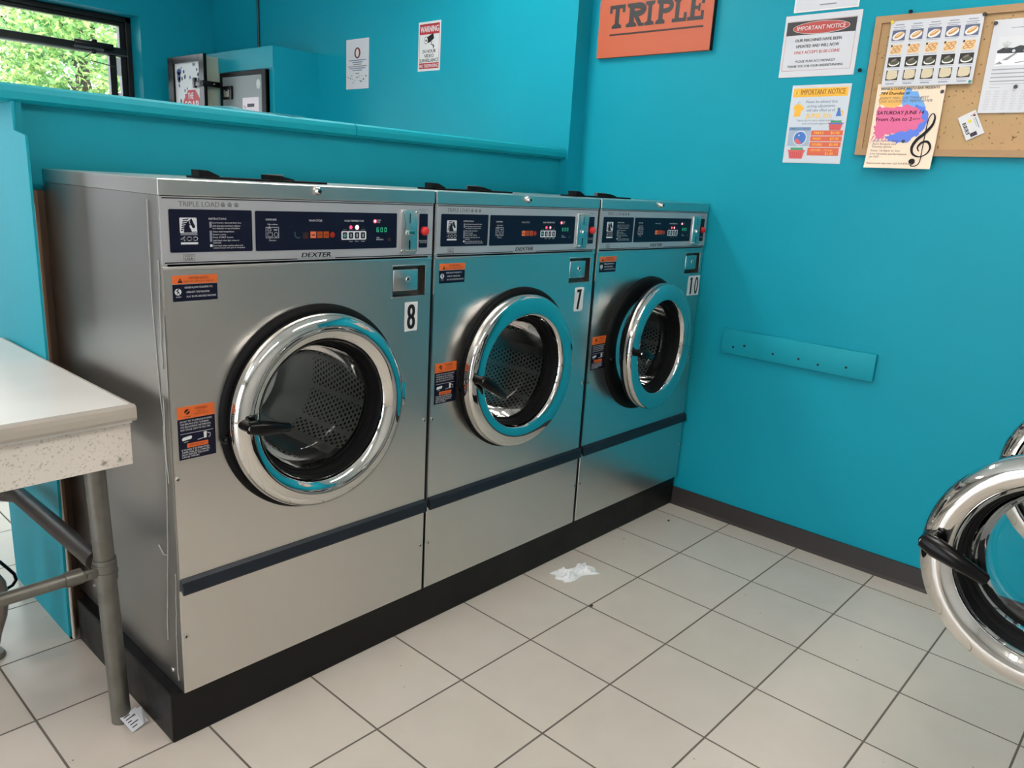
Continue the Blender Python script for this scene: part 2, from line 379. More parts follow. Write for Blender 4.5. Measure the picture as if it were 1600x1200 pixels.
b.box(XL, -.80, YB, YB+.2, 0, ZC, mat('taupe_wall', (.20, .195, .19), .6)); b.box(-.80, .20, YB, YB+.2, 2.08, ZC, grey_wall); b.box(.20, WX0, YB, YB+.2, 0, ZC, paint); b.box(WX1, XW+.15, YB, YB+.2, 0, ZC, paint)
b.box(WX0, WX1, YB, YB+.2, 0, WZ0, paint); b.box(WX0, WX1, YB, YB+.2, WZ1, ZC, paint)
struct(b.build('wall_back'), 'dark teal back wall with a window')
b = MB(); b.box(XL, XW+.15, YF-.1, YF, 0, ZC, grey_wall); struct(b.build('wall_front'))
b = MB()                                              # glazed street side: low sill, mullion post, header, solid ends added to block daylight
b.box(XL-.1, XL, YF, YB, 0, .10, grey_wall); b.box(XL-.1, XL, YF, YB, 2.2, ZC, grey_wall)
for y0, y1 in ((YF, -1.2), (-.15, 0), (1.0, YB)): b.box(XL-.1, XL, y0, y1, .10, 2.2, grey_wall)
struct(b.build('wall_left'))
b = MB(); b.prism([(XW, 0), (XW-.022, 0), (XW-.014, .010), (XW-.010, .07), (XW, .07)], .02, vinyl, 'y', -3.1)
struct(b.build('baseboard_right'), 'dark grey vinyl cove base along the teal wall')
# cover strip of caulk crumbs over the base
# half wall between the two rooms
b = MB()
b.box(-.022, XP, .67, 1.00, 0, 1.345, panelpaint)
struct(b.build('wall_partition'), 'teal half wall behind the washers')
b = MB()
b.prism([(.57, 0), (1.012, 0), (1.012, 1.345), (.632, 1.345), (.632, 1.282), (.556, 1.270), (.556, .62), (.582, 0)], -.0385, panelpaint, 'x', -.044)
b.box(-.0385, -.022, .640, .67, 0, 1.345, panelpaint)
struct(b.build('trim_1'), 'teal painted end board of the half wall')
b = MB()
prof = [(.642, 1.343), (.630, 1.350), (.628, 1.366), (.632, 1.378), (.642, 1.384), (1.03, 1.384), (1.04, 1.378), (1.042, 1.35), (1.03, 1.343)]
b.prism(prof, .905, trimpaint, 'x', -.10); b.prism(prof, 1.957, trimpaint, 'x', .908)
struct(b.build('trim_2'), 'rounded teal cap rail along the half wall')
# raw wood stud behind the first washer, plus a dark strip painting the gap's shade
b = MB()
b.box(-.033, -.012, .614, .669, 0, 1.15, wood, .002); b.box(-.0125, .035, .6145, .668, 0, 1.15, gapdark)
b.box(-.0345, -.027, .578, .612, 0, 1.08, wood, .001); b.box(-.0375, -.0345, .565, .58, .0, 1.12, plaster)
tag(b.build('wood_stud'), 'raw brown timber strip beside the washer back, with a dark strip for the shaded gap', 'timber')
# corner conduit on the sign wall
b = MB(); b.tube([(XS-.008, 3.056, 1.866), (XS-.008, 3.056, ZC)], .0075, mat('dark_conduit', (.004, .035, .05), .4)); tag(b.build('conduit'), 'thin dark vertical conduit above the teal boxed enclosure', 'pipe')
# boxed enclosure
b = MB()
b.box(1.712, XS, 2.45, YB, 0, 1.865, paint); b.box(1.706, 1.712, 2.45, YB, 1.757, 1.865, paint)
struct(b.build('trim_3'), 'teal boxed enclosure in the far corner')

# ------------------------------------------------------------------ window
w = bpy.data.objects.new('window_1', None); C.objects.link(w); w.location = (1.0, YB+.12, 1.6); struct(w, 'black framed window looking onto green leaves')
WL = Vector((1.0, YB+.12, 1.6))
def wp(b, name):
    o = b.build(name); o.data.transform(Matrix.Translation(-WL)); o.parent = w; return o
ya, yb_ = YB+.130, YB+.19
b = MB()
b.box(WX0, WX1, ya, yb_, 2.046, WZ1, winblack, .004); b.box(WX0, WX1, ya, yb_, WZ0, WZ0+.04, winblack, .004)
b.box(1.490, WX1, ya, yb_, WZ0, WZ1, winblack, .004); b.box(WX0, WX0+.04, ya, yb_, WZ0, WZ1, winblack, .004)
b.box(1.460, 1.491, ya+.02, yb_, WZ0, 2.05, winblack, .003)
b.box(WX0, 1.49, ya+.015, yb_, 2.026, 2.048, winblack, .003)
wp(b, 'window_frame')
gme = mat('grey_metal_edge', (.10, .10, .11), .4, .6)
b = MB(); b.box(WX0, 1.49, ya-.008, yb_, 1.850, 1.899, winblack, .005); b.box(WX0, 1.49, ya-.014, ya-.006, 1.852, 1.859, gme); wp(b, 'transom_rail')
b = MB(); b.box(1.185, 1.405, ya-.030, ya-.006, 1.874, 1.910, winblack, .006); b.box(1.178, 1.345, ya-.034, ya-.010, 1.862, 1.875, gme); b.box(1.282, 1.310, ya-.036, ya-.006, 1.905, 1.922, winblack, .005)
b.lathe([(0, -.02), (.014, -.018), (.014, 0)], (1.285, ya-.02, 1.852), winblack, 'y', 12)
b.tube([(1.285, ya-.04, 1.852), (1.213, ya-.05, 1.800), (1.285, ya-.05, 1.795), (1.41, ya-.03, 1.783)], .003, gme, 6); wp(b, 'latch')
b = MB(); b.box(1.390, 1.429, ya+.01, ya+.05, WZ0, 1.850, winblack, .003); wp(b, 'sash_stile')
b = MB(); b.box(1.430, 1.456, ya+.012, ya+.04, 1.742, 1.842, mat('white_sash_lift', (.75, .75, .78), .5), .002); b.box(1.432, 1.452, ya+.012, ya+.03, 1.60, 1.640, MATS['white_sash_lift'], .002); wp(b, 'sash_lift')
b = MB(); b.box(WX0+.03, 1.47, ya+.04, ya+.044, 1.89, 2.03, pane_glass); b.box(WX0+.03, 1.395, ya+.03, ya+.034, WZ0+.03, 1.855, pane_glass); wp(b, 'glass')

d_ = bpy.data.objects.new('added_door', None); C.objects.link(d_); d_.location = (-.30, YB+.1, 0); struct(d_, 'glazed door added out of view to let daylight onto the back room floor')  # unseen door, added so daylight reaches the floor behind the half wall
DL = Vector((-.30, YB+.1, 0))
def dpart(b, nm): o = b.build(nm); o.data.transform(Matrix.Translation(-DL)); o.parent = d_; return o
b = MB(); b.box(-.80, -.75, YB+.06, YB+.14, 0, 2.08, winblack); b.box(.15, .20, YB+.06, YB+.14, 0, 2.08, winblack); b.box(-.75, .15, YB+.06, YB+.14, 2.03, 2.08, winblack); b.box(-.75, .15, YB+.06, YB+.14, 0, .12, winblack); dpart(b, 'door_frame')
b = MB(); b.box(-.75, .15, YB+.098, YB+.102, .12, 2.03, pane_glass); dpart(b, 'door_pane')
# ------------------------------------------------------------------ trees outside
def tree(x, y, h, rx, rz, n, label, seed):
    rnd = random.Random(seed); t = empty('leafy_tree', label, 'tree', (x, y, -.3), group=None)
    b = MB(); b.tube([(0, 0, 0), (.05, .02, h*.35), (-.05, 0, h*.6), (.05, .05, h*.85)], [.13, .10, .07, .02], bark, 10)
    for k in range(9):
        a = rnd.uniform(0, 2*PI); z0 = h*rnd.uniform(.3, .7); L = rx*rnd.uniform(.6, .95)
        b.tube([(0, 0, z0), (L*.5*math.cos(a), L*.5*math.sin(a), z0+.25), (L*math.cos(a), L*math.sin(a), z0+rnd.uniform(.2, .7))], [.045, .03, .008], bark, 6)
    b.build('trunk', t)
    b = MB(); cl = []
    for k in range(70):
        while True:
            p = Vector((rnd.uniform(-1, 1), rnd.uniform(-1, 1), rnd.uniform(-1, 1)))
            if .25 < p.length < 1: break
        cl.append(Vector((p.x*rx, p.y*rx, h*.62+p.z*rz)))
    for k in range(n):
        c = rnd.choice(cl)+Vector((rnd.gauss(0, .17), rnd.gauss(0, .17), rnd.gauss(0, .15)))*rx*.62
        u = Vector((rnd.uniform(-1, 1), rnd.uniform(-1, 1), rnd.uniform(-.9, .3))).normalized(); v = u.orthogonal().normalized()
        v.rotate(Matrix.Rotation(rnd.uniform(0, 6.28), 3, u)); s_ = rnd.uniform(.024, .050)
        nrm = u.cross(v)
        b.add([c-u*s_, c+v*s_*.4+nrm*s_*.1, c+u*s_, c-v*s_*.4+nrm*s_*.1], [(0, 1, 2, 3)], leafm)
    o = b.build('foliage', t); o['kind'] = 'stuff'
    return t
tree(2.75, 7.9, 4.0, 1.45, 1.75, 34000, 'leafy green tree filling the right of the back window', 3)
tree(-3.6, 8.6, 4.0, 1.55, 1.6, 15000, 'leafy green tree beyond the added glass door of the back room', 11)
tree(5.9, 12.2, 4.6, 1.6, 1.7, 14000, 'farther green tree standing behind the window trees', 5)
b = MB(); b.box(-14, 14, YB+.32, 22, -.36, -.30, vary(mat('pale_ground', (.46, .46, .47), .9), 3, .1)); struct(b.build('ground'), 'unseen ground outside the back room, made pale to shine bright through the glass')  # unseen ground coloured pale so sunlight shines back through the door

# ------------------------------------------------------------------ washers
ROUND = [(.2210, -.0165), (.2217, -.021), (.2215, -.029), (.219, -.037), (.213, -.0430), (.204, -.0475), (.194, -.0500), (.186, -.0500), (.179, -.0480), (.172, -.0440), (.165, -.038), (.1615, -.033), (.160, -.027)]
FLAT = [(.2210, -.0165), (.2217, -.021), (.2215, -.034), (.2185, -.0405), (.2130, -.0440), (.172, -.0425), (.1660, -.0405), (.1630, -.0370), (.1610, -.0300), (.160, -.0270)]
def crown_icon(p, u, v, s_, m, L):
    p.rect(u-s_*.5, v, u+s_*.5, v+s_*.55, m, L); p.rect(u-s_*.62, v+s_*.6, u+s_*.62, v+s_*.8, m, L); p.rect(u-s_*.3, v+s_*.85, u+s_*.3, v+s_*1.05, m, L)
def horse(p, u0, v0, w, h, L):
    """white plaque with a dark horse head and mane"""
    p.rect(u0, v0, u0+w, v0+h, whiteink, L, .002)
    P_ = lambda a, b_: (u0+w*a, v0+h*b_)
    p.poly([P_(*q) for q in ((.22, .04), (.26, .42), (.40, .70), (.58, .84), (.70, .96), (.74, .84), (.82, .62), (.90, .44), (.84, .32), (.74, .34), (.68, .48), (.58, .56), (.56, .42), (.66, .22), (.70, .04))], navy, L+1)
    for k in range(6):
        a = .05+.025*k; z = .12+.14*k
        p.poly([P_(a+.02, z), P_(a+.15+.04*k, z+.06), P_(a+.15+.04*k, z+.13), P_(a, z+.07)], navy, L+1)
    p.stroke([P_(.60, .80), P_(.55, .68), P_(.62, .58)], w*.03, whiteink, L+2)
    p.rect(u0+w*.60, v0+h*.05, u0+w*.96, v0+h*.10, navy, L+1)
def seg_digit(p, u, v, w, h, d, m, L):
    t = w*.2; S7 = {'0': 'abcdef', '6': 'acdefg'}[d]
    q = {'a': (0, h-t, w, h), 'g': (0, h/2-t/2, w, h/2+t/2), 'd': (0, 0, w, t), 'f': (0, h/2, t, h), 'b': (w-t, h/2, w, h), 'e': (0, 0, t, h/2), 'c': (w-t, 0, w, h/2)}
    for k in S7: a = q[k]; p.rect(u+a[0], v+a[1], u+a[2], v+a[3], m, L)

def screw(par, x, z, y=-.0004, r=.0055, name='screw'):
    b = MB(); b.lathe([(0, -.0032), (r*.55, -.0030), (r*.95, -.0018), (r, 0)], (x, y, z), screwmat, 'y', 14)
    b.box(x-r*.6, x+r*.6, y-.0036, y-.0030, z-r*.12, z+r*.12, blackink); b.box(x-r*.12, x+r*.12, y-.0036, y-.0030, z-r*.6, z+r*.6, blackink)
    return b.build(name, par)

def panel_with_hole(b, x0, x1, z0, z1, y, cx, cz, r, m, n=96):
    """flat front sheet at y with a round hole"""
    ang = sorted(set([2*PI*k/n for k in range(n)]+[math.atan2(z-cz, x-cx) % (2*PI) for x in (x0, x1) for z in (z0, z1)]))
    vi = []; vo = []
    for a in ang:
        c, s_ = math.cos(a), math.sin(a)
        t = min([(xx-cx)/c for xx in (x0, x1) if abs(c) > 1e-9 and (xx-cx)/c > 0]+[(zz-cz)/s_ for zz in (z0, z1) if abs(s_) > 1e-9 and (zz-cz)/s_ > 0])
        vi.append((cx+r*c, y, cz+r*s_)); vo.append((cx+t*c, y, cz+t*s_))
    k = len(ang); b.add(vi+vo, [(i, (i+1) % k, k+(i+1) % k, k+i) for i in range(k)], m)

def make_washer(label, W=.674, k=1.0, prof=ROUND, number='8', drum_rot=0.0, group=None, detail=True, open_deg=0, zoff=0.0, name='front_load_washer', hang=0.0, door_off=(0, 0, 0), num_box=(.590, .631, .858, .931), display='600', handle_tip=(.217, .706), side_caulk=False, front=None, gasket_off=0.0):
    """local frame: x 0..W along the front, y 0 front / + back, z up from the floor"""
    T = empty(name, label, 'washing machine', (0, 0, 0), group=group)
    F = front or steel
    D = .606; Z0, ZS0, ZS1, ZP0, ZP1, ZL = .119, .357, .39, 1.037, 1.043, 1.1695
    cx, cz = W/2, .709
    # cabinet shell (sides, back, floor, inner deck) - open at the front
    b = MB(); t = .003
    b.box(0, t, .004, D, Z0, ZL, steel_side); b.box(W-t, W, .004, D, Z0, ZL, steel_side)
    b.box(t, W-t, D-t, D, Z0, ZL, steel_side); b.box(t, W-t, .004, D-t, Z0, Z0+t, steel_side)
    b.box(t, W-t, .02, D-t, ZP1-.01, ZP1-.006, blackmatte)
    b.box(0, .012, .0015, .004, Z0, ZL, steel_lid); b.box(W-.012, W, .0015, .004, Z0, ZL, steel_lid)
    cab = b.build('cabinet', T)
    # kick panel
    b = MB(); b.box(.002, W-.002, 0, .004, Z0, ZS0+.006, F, .0012); kp = b.build('kick_panel', T)
    screw(kp, .008, .256); screw(kp, W-.012, .257)
    # dark drip strip between panels
    b = MB(); b.prism([(0.003, ZS1), (-.002, ZS1), (-.0085, ZS1-.006), (-.013, ZS0+.004), (-.012, ZS0), (-.007, ZS0-.001), (0.003, ZS0+.012)], W-.001, striprub, 'x', .004); b.build('drip_strip', T)
    # front panel
    b = MB(); rx0, rx1, rz0, rz1 = W-.123, W-.022, .946, 1.020
    for q in ((0.002, W-.002, rz1, ZP0), (0.002, rx0, rz0, rz1), (rx1, W-.002, rz0, rz1)): b.box(q[0], q[1], 0, .003, q[2], q[3], F)
    panel_with_hole(b, .002, W-.002, ZS1, rz0, 0, cx, cz, .165*k, F)
    b.lathe([(.165*k, 0), (.165*k, .03)], (cx, 0, cz), steel, 'y', 64)
    b.box(.002, W-.002, -.0035, .003, ZP0-.004, ZP0+.002, steel_lid, .0012)
    # pressed pocket of the coin vault
    d = .022
    b.add([(rx0, 0, rz0), (rx1, 0, rz0), (rx1, 0, rz1), (rx0, 0, rz1), (rx0, d, rz0), (rx1, d, rz0), (rx1, d, rz1), (rx0, d, rz1)], [(0, 1, 5, 4), (1, 2, 6, 5), (2, 3, 7, 6), (3, 0, 4, 7), (4, 5, 6, 7)], mat('pocket_steel', (.16, .15, .14), .45, .8))
    for q in ((rx0-.003, rx1+.003, rz1, rz1+.003), (rx0-.003, rx1+.003, rz0-.003, rz0), (rx1, rx1+.003, rz0, rz1)): b.box(q[0], q[1], -.0018, .001, q[2], q[3], steel_lid, .0008)
    fp = b.build('front_panel', T)
    screw(fp, .008, .612); screw(fp, W-.011, .614)
    b = MB(); b.box(rx0+.001, rx0+.078, -.0015, d, rz0+.014, rz1-.008, steel_lid, .002)
    b.lathe([(.0040, -.0015), (.0062, -.0022), (.0070, -.001), (.0070, .002)], (rx0+.046, -.0015, rz0+.042), steel_lid, 'y', 20); b.lathe([(0, -.0012), (.0042, -.0012)], (rx0+.046, -.0015, rz0+.042), mat('dark_lock_core', (.05, .05, .05), .4, .6), 'y', 16)
    b.build('coin_vault', fp)
    # lid with a turned down lip
    b = MB(); b.box(-.001, W+.001, -.004, D+.004, ZL+.0005, 1.2, steel_lid, .0016); b.box(0.004, W-.004, -.0012, .01, ZP1+.1245, ZL, blackink)
    lid = b.build('lid', T)
    b = MB(); b.lathe([(0, -.012), (.006, -.0115), (.0085, -.008), (.0095, -.003), (.0095, 0)], (cx, -.004, 1.188), chrome, 'y', 20); b.lathe([(0, -.0125), (.0032, -.0125), (.0032, -.010)], (cx, -.004, 1.188), blackink, 'y', 12); b.build('lid_lock', lid)
    # soap dispenser hardware on the lid
    b = MB(); h = hang
    b.box(.185+h, .50+h, .195, .275, 1.2, 1.2050, blackmatte, .001)
    b.build('dispenser_cover', lid)
    for x0, x1, z1 in ((.178, .225, 1.2185), (.345, .412, 1.2155)):
        b = MB(); b.prism([(x0+h, 1.2050), (x0+h, z1), (x0+h+(x1-x0)*.45, z1-.001), (x1+h, 1.2075), (x1+h, 1.2050)], .235, blackmatte, 'y', .20); b.build('dispenser_hinge', lid)
    b = MB(); b.box(.375+h, .408+h, .240, .272, 1.2050, 1.2170, mat('grey_catch', (.10, .10, .105), .4), .001); b.build('dispenser_catch', lid)
    # control fascia
    p = Print((0, -.0015, 0), (1, 0, 0), (0, 0, 1))
    p.sheet(W-.004, ZL-ZP1-.001, .004, silver, u0=.002, v0=ZP1)
    p.rect(.006, 1.1645, W-.004, 1.1665, blackink); p.rect(.006, 1.0447, .290, 1.0468, blackink); p.rect(.385, 1.0447, W-.004, 1.0468, blackink)
    e = (W-.674)
    if detail:
        p.text('TRIPLE LOAD', .037, 1.1505, .0095, greyink, w=.081, bold=.02)
        for q in (.125, .139, .153): crown_icon(p, q, 1.1512, .008, greyink, 1)
        p.text('DEXTER', .299, 1.0488, .0098, blackink, w=.075, shear=.3, bold=.05)
        p.text('COMMERCIAL WASHER', .2935, 1.0444, .0032, greyink, w=.088)
        p.frame(.042, 1.0485, .064, 1.0610, .0006, blackink); p.text('MADE IN', .045, 1.0562, .0030, blackink, w=.016); p.text('USA', .045, 1.0503, .0044, blackink, w=.016, bold=.03)
        p.text('EMERGENCY', .626, 1.1535, .0028, greyink, w=.030); p.text('STOP', .634, 1.1490, .0028, greyink, w=.014)
    fas = p.build('control_panel', T)
    # instruction plate
    p = Print((0, -.0022, 0), (1, 0, 0), (0, 0, 1)); p.rect(.017, 1.065, .1855, 1.1455, navy, 1, .003)
    if detail:
        horse(p, .037, 1.101, .0335, .029, 2)
        p.rect(.038, 1.0975, .071, 1.1000, dimink, 2); p.text('400', .0375, 1.0868, .0078, whiteink, 2, w=.034, bold=.02); p.text('400', .0385, 1.0878, .0058, navy, 3, w=.032, bold=-.005); p.rect(.038, 1.0800, .0715, 1.0840, whiteink, 2)
        p.text('INSTRUCTIONS', .0945, 1.1265, .0036, whiteink, 2, w=.036)
        for i, (st, ww, z) in enumerate((('Load laundry, close and latch door', .060, 1.1195), ('Add detergent and fabric softener', .058, 1.1135), ('into dispenser on top of machine', .056, 1.1088), ('Select wash temperature', .044, 1.1025), ('Insert coins', .027, 1.0970), ('Press START button', .042, 1.0915), ('Add bleach when light comes on', .054, 1.0855), ('(Optional)', .016, 1.0812), ('Door locks when machine starts, and', .062, 1.0755), ('remains locked until cycle is completed', .066, 1.0712))):
            p.text(st, .102, z, .0028, whiteink, 2, w=ww)
        for z0, z1 in ((1.1115, 1.1225), (1.0845, 1.1055)): p.rect(.0955, z0, .1000, z1, dimink, 2)
        p.rect(.0955, 1.0748, .1003, 1.0793, whiteink, 2)
    else:
        p.rect(.035, 1.08, .07, 1.13, whiteink, 2); 
    p.build('instruction_plate', fas)
    # display plate
    p = Print((0, -.0022, 0), (1, 0, 0), (0, 0, 1)); p.rect(.1925, 1.0645, .5585+e, 1.1450, navy, 1, .003)
    if detail:
        p.text('DISPENSER', .216, 1.1262, .0034, whiteink, 2, w=.025); p.text('Fabric softener', .220, 1.1170, .0026, whiteink, 2, w=.023); p.text('Detergent', .223, 1.0845, .0026, whiteink, 2, w=.016)
        p.frame(.2155, 1.0905, .2455, 1.1125, .0007, whiteink, 2); p.frame(.2195, 1.1045, .2275, 1.1100, .0007, whiteink, 2); p.frame(.2195, 1.0930, .2310, 1.1015, .0007, whiteink, 2)
        p.stroke([(.2390+.0042*math.cos(a), .0972+1+.0046*math.sin(a)) for a in [2*PI*i/12 for i in range(13)]], .0007, whiteink, 2); p.rect(.2335, 1.1050, .2420, 1.1090, dimink, 2)
        p.rect(.2235, 1.1100, .2242, 1.1155, whiteink, 2); p.rect(.2245, 1.0875, .2252, 1.0905, whiteink, 2)
        p.text('WASH CYCLE', .3180, 1.1245, .0040, whiteink, 2, w=.033); p.text('WASH TEMPERATURE', .4090, 1.1245, .0040, whiteink, 2, w=.053)
        if number == '8':
            p.stroke([(.284, 1.1030), (.283, 1.0965), (.286, 1.0915), (.293, 1.0895), (.296, 1.0920)], .0022, ledteal, 2)
            p.rect(.303, 1.0880, .316, 1.1015, mat('dark_red_segment', (.03, .008, .008), .4), 2)
        if number != '10' or True:
            for i, mm in enumerate((ledorange2, ledorange, ledorange)):
                u = .3215+.0165*i; p.rect(u, 1.0895, u+.0140, 1.1035, mm, 2); p.rect(u+.003, 1.0945, u+.011, 1.0975, mat('amber_dark_ink', (.10, .02, .01), .4), 3)
            p.disc(.3775, 1.0962, .0062, leddim, 2)
        p.rect(.401, 1.0850, .469, 1.1040, whiteink, 2, .003)
        for i in range(4):
            u = .4045+.0165*i; p.rect(u, 1.0875, u+.0115, 1.1015, navy, 3, .002)
            if i: p.rect(u+.0045, 1.0905, u+.0068, 1.0985, whiteink, 4); p.text(('Hot', 'Warm', 'Cold')[i-1], u+.0057, 1.0800, .0026, whiteink, 2, w=.009, al='C')
            else: p.disc(u+.0058, 1.0945, .004, mat('teal_icon', (.12, .34, .33), .4), 4); p.disc(u+.0058, 1.0945, .0016, navy, 5)
            p.text(('START', 'HOT', 'WARM', 'COLD')[i], u+.0057, 1.1058, .0025, dimink, 2, w=.011, al='C')
        p.disc(.4265, 1.1125, .0038, ledred, 2); p.disc(.4435, 1.1125, .0050 if number == '8' else .0042, ledhot if number == '8' else ledred, 2)
        if number != '8': p.disc(.4435, 1.1125, .002, ledhot, 3)
        p.disc(.4600, 1.1125, .0018, mat('dark_red_segment', (.03, .008, .008), .4), 2)
        p.disc(.4935, 1.1262, .0044, ledred, 2); p.disc(.4940, 1.1262, .0022, ledhot, 3); p.text('DOOR', .4985, 1.1272, .0030, whiteink, 2, w=.012); p.text('LOCK', .4985, 1.1225, .0030, whiteink, 2, w=.010)
        for i, dg in enumerate(display): seg_digit(p, .4985+.0115*i, 1.1020, .0062, .0098, dg, ledgreen, 2)
        p.text('TIME', .4985, 1.0872, .0028, whiteink, 2, w=.009); p.text('REMAINING', .4985, 1.0832, .0028, whiteink, 2, w=.020)
        p.disc(.5360, 1.0845, .005, mat('dark_red_segment', (.03, .008, .008), .4), 2)
    p.build('display_plate', fas)
    # coin slot plate
    x = .567+e
    b = MB(); b.box(x, x+.0525, -.0075, .0, 1.052, 1.1545, steel_lid, .003)
    for q in ((x+.005, 1.058), (x+.0475, 1.058), (x+.005, 1.149), (x+.0475, 1.149)): b.lathe([(0, -.0022), (.0022, -.0016), (.003, 0)], (q[0], -.0075, q[1]), chrome, 'y', 10)
    b.box(x+.0265, x+.0285, -.0080, -.0070, 1.122, 1.145, blackink); b.box(x+.0255, x+.0295, -.0080, -.0070, 1.062, 1.082, blackink)
    cs = b.build('coin_slot', fas)
    b = MB(); b.box(x+.016, x+.036, -.0165, -.0070, 1.0955, 1.1055, chrome, .002); b.build('return_button', cs)
    b = MB(); b.prism([(-.0070, 1.0565), (-.0150, 1.0575), (-.0160, 1.0605), (-.0070, 1.0615)], x+.042, chrome, 'x', x+.009); b.build('coin_return', cs)
    if detail:
        p = Print((0, -.0076, 0), (1, 0, 0), (0, 0, 1))
        p.stroke([(x+.010, 1.144), (x+.011, 1.132), (x+.014, 1.120), (x+.011, 1.108), (x+.012, 1.096)], .0016, mat('etched_mark', (.04, .14, .15), .5), 1); p.build('etching', cs)
    # emergency stop
    p = Print((0, -.0022, 0), (1, 0, 0), (0, 0, 1)); p.rect(.6275+e, 1.0635, .6550+e, 1.1450, navy, 1, .003)
    if detail: p.text('PUSH TO STOP', .6285, 1.0790, .0026, whiteink, 2, w=.025); p.text('AT ANY TIME', .6305, 1.0750, .0026, whiteink, 2, w=.021)
    sp_ = p.build('stop_plate', fas)
    b = MB(); b.lathe([(0, -.0150), (.006, -.0146), (.0095, -.0120), (.0108, -.008), (.0108, -.0022)], (.643+e, 0, 1.104), redbtn, 'y', 24); o = b.build('stop_button', sp_); o['label'] = 'red emergency stop button'
    # stickers
    if detail:
        p = Print((0, -.0006, 0), (1, 0, 0), (0, 0, 1))
        p.sheet(.0895, .0325, .0004, navy, u0=.0185, v0=.9715); p.sheet(.0895, .0165, .0004, orange, u0=.0185, v0=1.0050)
        p.poly([(.0285, 1.0075), (.0385, 1.0075), (.0335, 1.0165)], blackink, 1); p.rect(.0329, 1.0095, .0341, 1.0135, orange, 2)
        p.text('WARNING', .0500, 1.0135, .0050, mat('brown_ink', (.18, .035, .012), .5), 1, w=.040, bold=.02); p.text('RISK OF SERIOUS INJURY', .0410, 1.0078, .0034, MATS['brown_ink'], 1, w=.060)
        p.disc(.0285, .9900, .0065, whiteink, 1); p.stroke([(.0265, .9945), (.0285, .9900), (.0260, .9860)], .0014, navy, 2); p.stroke([(.0250, .9920), (.0310, .9895)], .0014, navy, 2); p.stroke([(.0285, .9900), (.0315, .9850)], .0014, navy, 2); p.disc(.0290, .9945, .0014, navy, 2)
        p.text('AUTION', .0240, .9790, .0026, whiteink, 1, w=.010)
        for st, z, u0, ww in (('NEVER ALLOW CHILDREN TO:', .9960, .0420, .056), ('-OPERATE THE MACHINE', .9870, .0440, .047), ('-PLAY IN OR AROUND MACHINE', .9785, .0440, .060)): p.text(st, u0, z, .0036, whiteink, 1, w=ww)
        p.build('safety_label', fp)
        p = Print((0, -.0006, 0), (1, 0, 0), (0, 0, 1)); u0 = .0145
        p.sheet(.0775, .0850, .0004, navy, u0=u0, v0=.6505); p.sheet(.0775, .0250, .0004, orange, u0=u0, v0=.7360)
        p.disc(u0+.0200, .7500, .0055, blackink, 1); p.stroke([(u0+.015, .7455), (u0+.024, .7530)], .002, orange, 2); p.text('WARNING', u0+.036, .7520, .0048, MATS['brown_ink'], 1, w=.026, bold=.02); p.text('RISK OF', u0+.041, .7465, .0030, MATS['brown_ink'], 1, w=.016); p.text('SERIOUS INJURY', u0+.034, .7415, .0030, MATS['brown_ink'], 1, w=.030); p.rect(u0+.013, .7395, u0+.027, .7405, blackink, 1)
        for i, (st, ww) in enumerate((('DO NOT TRY TO OPEN DOOR WHEN', .066), ('THE DRUM IS STILL TURNING,', .060), ('YOU SEE WATER IN THE WINDOW,', .064), ('ANY CYCLE LIGHT IS STILL ON', .062))): p.text(st, u0+.0045, .7285-.0058*i, .0036, whiteink, 1, w=ww)
        p.rect(u0+.004, .7045, u0+.073, .7052, whiteink, 1)
        p.poly([(u0+.008, .6905), (u0+.026, .6925), (u0+.028, .6965), (u0+.026, .6995), (u0+.010, .6975), (u0+.007, .6945)], whiteink, 1); p.stroke([(u0+.011, .6870), (u0+.020, .6880)], .0008, whiteink, 1)
        p.poly([(u0+.053, .6890), (u0+.058, .6890), (u0+.059, .7025), (u0+.052, .7025)], whiteink, 1); p.stroke([(u0+.060, .6995), (u0+.066, .6970), (u0+.066, .6910), (u0+.062, .6895)], .0012, whiteink, 1); p.stroke([(u0+.039, .6880), (u0+.053, .6900)], .0010, whiteink, 1)
        p.rect(u0+.017, .6745, u0+.061, .6835, orange, 1); p.text('IMPORTANT!', u0+.022, .6770, .0044, MATS['brown_ink'], 2, w=.034, bold=.02)
        for i, (st, ww) in enumerate((('IF POWER IS INTERRUPTED,', .058), ('THERE WILL BE A 3 MINUTE', .058), ('DELAY BEFORE THE DOOR', .056), ('CAN BE OPENED', .036))): p.text(st, u0+.0055, .6690-.0050*i, .0034, whiteink, 1, w=ww)
        p.build('warning_label', fp)
        a0, a1, c0, c1 = num_box
        p = Print((0, -.0006, 0), (1, 0, 0), (0, 0, 1)); p.sheet(a1-a0, c1-c0, .0004, card, u0=a0, v0=c0)
        if len(number) == 1: p.text(number, (a0+a1)/2, c0+.006, c1-c0-.013, blackink, 1, w=.026 if number == '8' else .023, al='C', bold=.03 if number == '8' else .045)
        else:
            p.text('1', a0+.024, c0+.005, c1-c0-.011, blackink, 1, w=.0115, al='C', bold=.01); p.poly([(a0+.0185, c1-.006), (a0+.0185, c1-.013), (a0+.0130, c1-.019), (a0+.0130, c1-.013), (a0+.0170, c1-.006)], blackink, 1.3); p.text('0', a0+.062, c0+.005, c1-c0-.011, blackink, 1, w=.026, al='C', bold=.02); p.rect((a0+a1)/2-.002, c0-.0001, (a0+a1)/2-.001, c1, dimink, 1)
        p.build('number_label', fp)
    # black door gasket on the cabinet
    G = (cx+gasket_off, 0, cz)
    b = MB(); b.lathe([(q[0]*k, q[1]) for q in ((.237, 0.0005), (.237, -.004), (.232, -.010), (.222, -.0125), (.206, -.0125), (.185, -.008), (.168, 0.0), (.163, .012), (.158, .030), (.160, .036))], G, rubber, 'y', 96)
